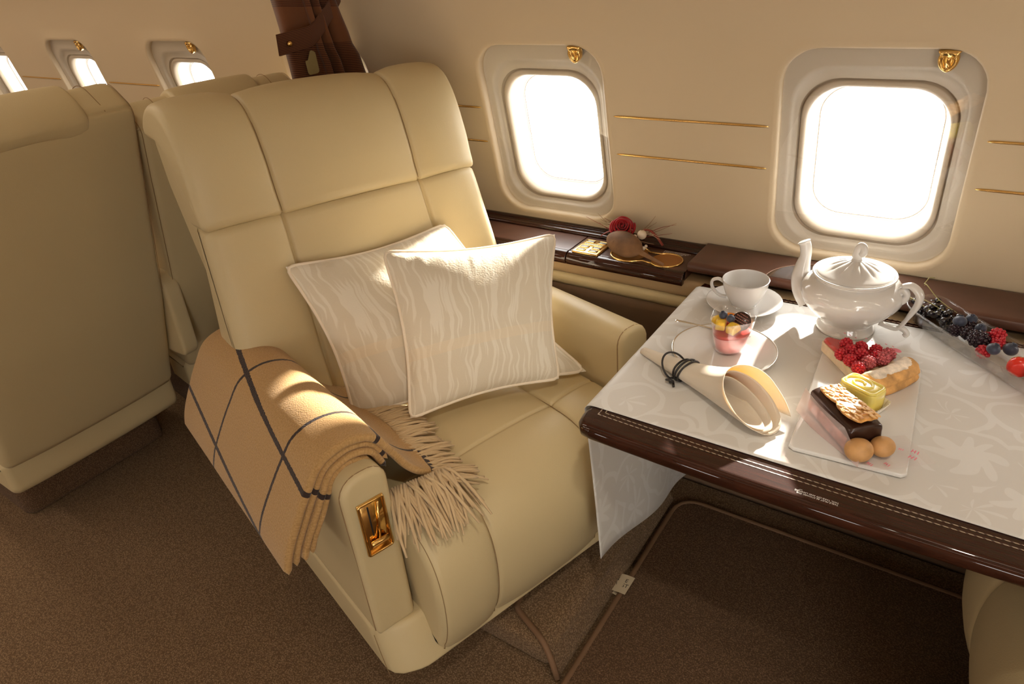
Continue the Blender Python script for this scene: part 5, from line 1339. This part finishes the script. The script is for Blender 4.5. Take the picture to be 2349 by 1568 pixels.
for s, y, z, f, l_ in rpos:
    o = rasp0.copy(); COL.objects.link(o); o.location = intray(s, y, z); o.scale = (f, f, f); o.rotation_euler = (rg.uniform(-2, 2), rg.uniform(-2, 2), 0); tag(o, 'raspberry in the berry tray, ' + l_, 'raspberry', 'raspberries in the tray')
STRAW = mat('strawberry', (.62, .030, .015), .22, spec=.5, sss=.2, sssr=(.008, .002, .001)); SEED = mat('strawberry_seed', (.60, .36, .08), .5)
def straw():
    t = obj('strawberry', lathe([(p.x, p.y) for p in catmull([(.0002, -.019), (.006, -.016), (.0125, -.006), (.0155, .004), (.0150, .011), (.009, .0155), (.0002, .016)], 5)], 32, False), STRAW)
    mb = MB()
    for j in range(9):
        z = -.015 + .0028 * j; r = .0025 + .0135 * math.sin(min(1, (z + .019) / .026) * pi / 2); n = 6 + j
        for i in range(n):
            a = 2 * pi * (i + .5 * (j % 2)) / n; mb.add(move(ellipsoid(.0006, .0006, .0009, 6, 5), (r * cos(a) * .99, r * sin(a) * .99, z)))
    o = obj('seeds', mb.data()[:2], SEED, t); o['kind'] = 'stuff'; return t
s0 = straw()
spos = [(.272, -.014, .026, 1.15, (80, 10, 0), 'nearest the divider and the table edge'), (.288, .010, .038, 1.25, (60, -60, 40), 'topmost beyond the divider'), (.318, -.016, .028, 1.2, (95, 30, 80), 'at the end of the tray, near wall'), (.335, .012, .030, 1.2, (75, 0, 140), 'at the end of the tray, far wall')]
for k, (s, y, z, f, e, l_) in enumerate(spos):
    o = s0 if k == 0 else copy_tree(s0)
    o.location = intray(s, y, z); o.scale = (f, f, f); o.rotation_euler = tuple(R(a) for a in e); tag(o, 'strawberry ' + l_, 'strawberry', 'strawberries in the tray')

# ------------------------------------------------------------------ dried rose arrangement on the ledge
LZ = .7158
arr = thing('rose_arrangement', 'small dried arrangement of a red rose, pod and twigs on the ledge', 'flower arrangement', (-.745, 1.565, LZ))
ROSE = mat('red_rose_petals', (.30, .004, .007), .6, sheen=.15, spec=.2)
pods = mat('brown_dried_pod', (.17, .085, .035), .7, bump=(60, .6, 5), var=(25, .35))
def pod(u, v):
    s = u; w_ = .040 * (sin(pi * min(1, s * 1.55)) ** .75 if s < .645 else 0) if False else 0
    wd = .034 * max(0, 1 - abs((s - .30) / .31) ** 2.2) ** .6 if s < .63 else 0
    wd = max(wd, .0075 * max(0, 1 - max(0, s - .5) / .9), .003)
    a = 2 * pi * v
    dirv = Vector((.178, -.050, -.030)); up = Vector((-.10, -.58, .80)).normalized()
    side = up.cross(dirv).normalized(); c = Vector((-.062, -.010, .038)) + dirv * s
    return c + side * (wd * cos(a)) + up * (min(.017, wd * .42) * sin(a))
obj('dried_pod', grid(44, 28, pod), pods, arr, label='brown spoon shaped pod')
V, F = [], []
mbr = MB(); rq = random.Random(2)
for k in range(14):
    a0 = k * 2.4; rr_ = .0045 + .0019 * k; h_ = .036 - .0009 * k + rq.uniform(-.002, .003); wd_ = 3.6 - .13 * k
    def pet(u, v, a0=a0, rr_=rr_, h_=h_, wd_=wd_, k=k):
        e = 2 * u - 1; a = a0 + e * wd_ / 2
        r = rr_ * (.40 + .62 * sin(min(1, v * 1.25) * pi / 2)) + .0045 * max(0, v - .82) * 5 * min(1, k / 6) + .10 * rr_ * (1 + e) / 2
        return (r * cos(a), r * sin(a), -.016 + h_ * (v ** .85) * (1 - .16 * e ** 4) - .006 * max(0, v - .88) * 8 * min(1, k / 8) + .0012 * sin(e * 5 + k))
    mbr.add(grid(13, 9, pet))
M3 = Matrix.Translation((-.038, .022, .052)) @ Matrix.Rotation(R(38), 4, 'X') @ Matrix.Rotation(R(14), 4, 'Y')
rose = obj('rose_bloom', xf(mbr.data()[:2], M3), ROSE, arr, label='deep red rose bloom'); so = rose.modifiers.new('thickness', 'SOLIDIFY'); so.thickness = .0012
PEARL = mat('ivory_bead', (.66, .54, .40), .35)
for (x, y, z, r) in ((.024, .012, .046, .0125), (.010, .000, .043, .0055), (.028, -.010, .030, .0058), (.040, -.012, .020, .0055), (.046, -.010, .026, .004)):
    obj('bead', move(ellipsoid(r, r, r, 16, 10), (x, y, z)), PEARL, arr)
TWIG = mat('dry_twig', (.26, .15, .075), .8); TWR = mat('red_bark', (.22, .035, .02), .6); TWP = mat('pale_grass', (.56, .45, .28), .8)
rt = random.Random(17)
for k in range(26):
    a = rt.uniform(0, 2 * pi); L_ = rt.uniform(.045, .115); m_ = (TWIG, TWP, TWR)[k % 3]
    b0 = Vector((-.012 + .02 * cos(a), .03 + .012 * sin(a), .028)); d = Vector((cos(a) * 1.3, sin(a) * .35 + .05, rt.uniform(.05, .7))).normalized()
    if b0.y + d.y * L_ > .062: d.y = (.062 - b0.y) / L_
    path = catmull([b0, b0 + d * L_ * .5 + Vector((0, 0, rt.uniform(-.006, .012))), b0 + d * L_ + Vector((rt.uniform(-.015, .015), 0, rt.uniform(-.012, .012)))], 5)
    obj('twig', tube(path, [.0012 - .0008 * i / 10 for i in range(len(path))], 5), m_, arr)
obj('bark_curl', tube(catmull([(.012, .020, .050), (.036, .026, .056), (.056, .028, .042), (.078, .024, .020)], 6), .0055, 8, flat=(.3, 1.2)), TWR, arr)
obj('bark_curl', tube(catmull([(-.062, .020, .044), (-.082, .016, .034), (-.096, .012, .024)], 6), .0045, 8, flat=(.3, 1.2)), TWR, arr)
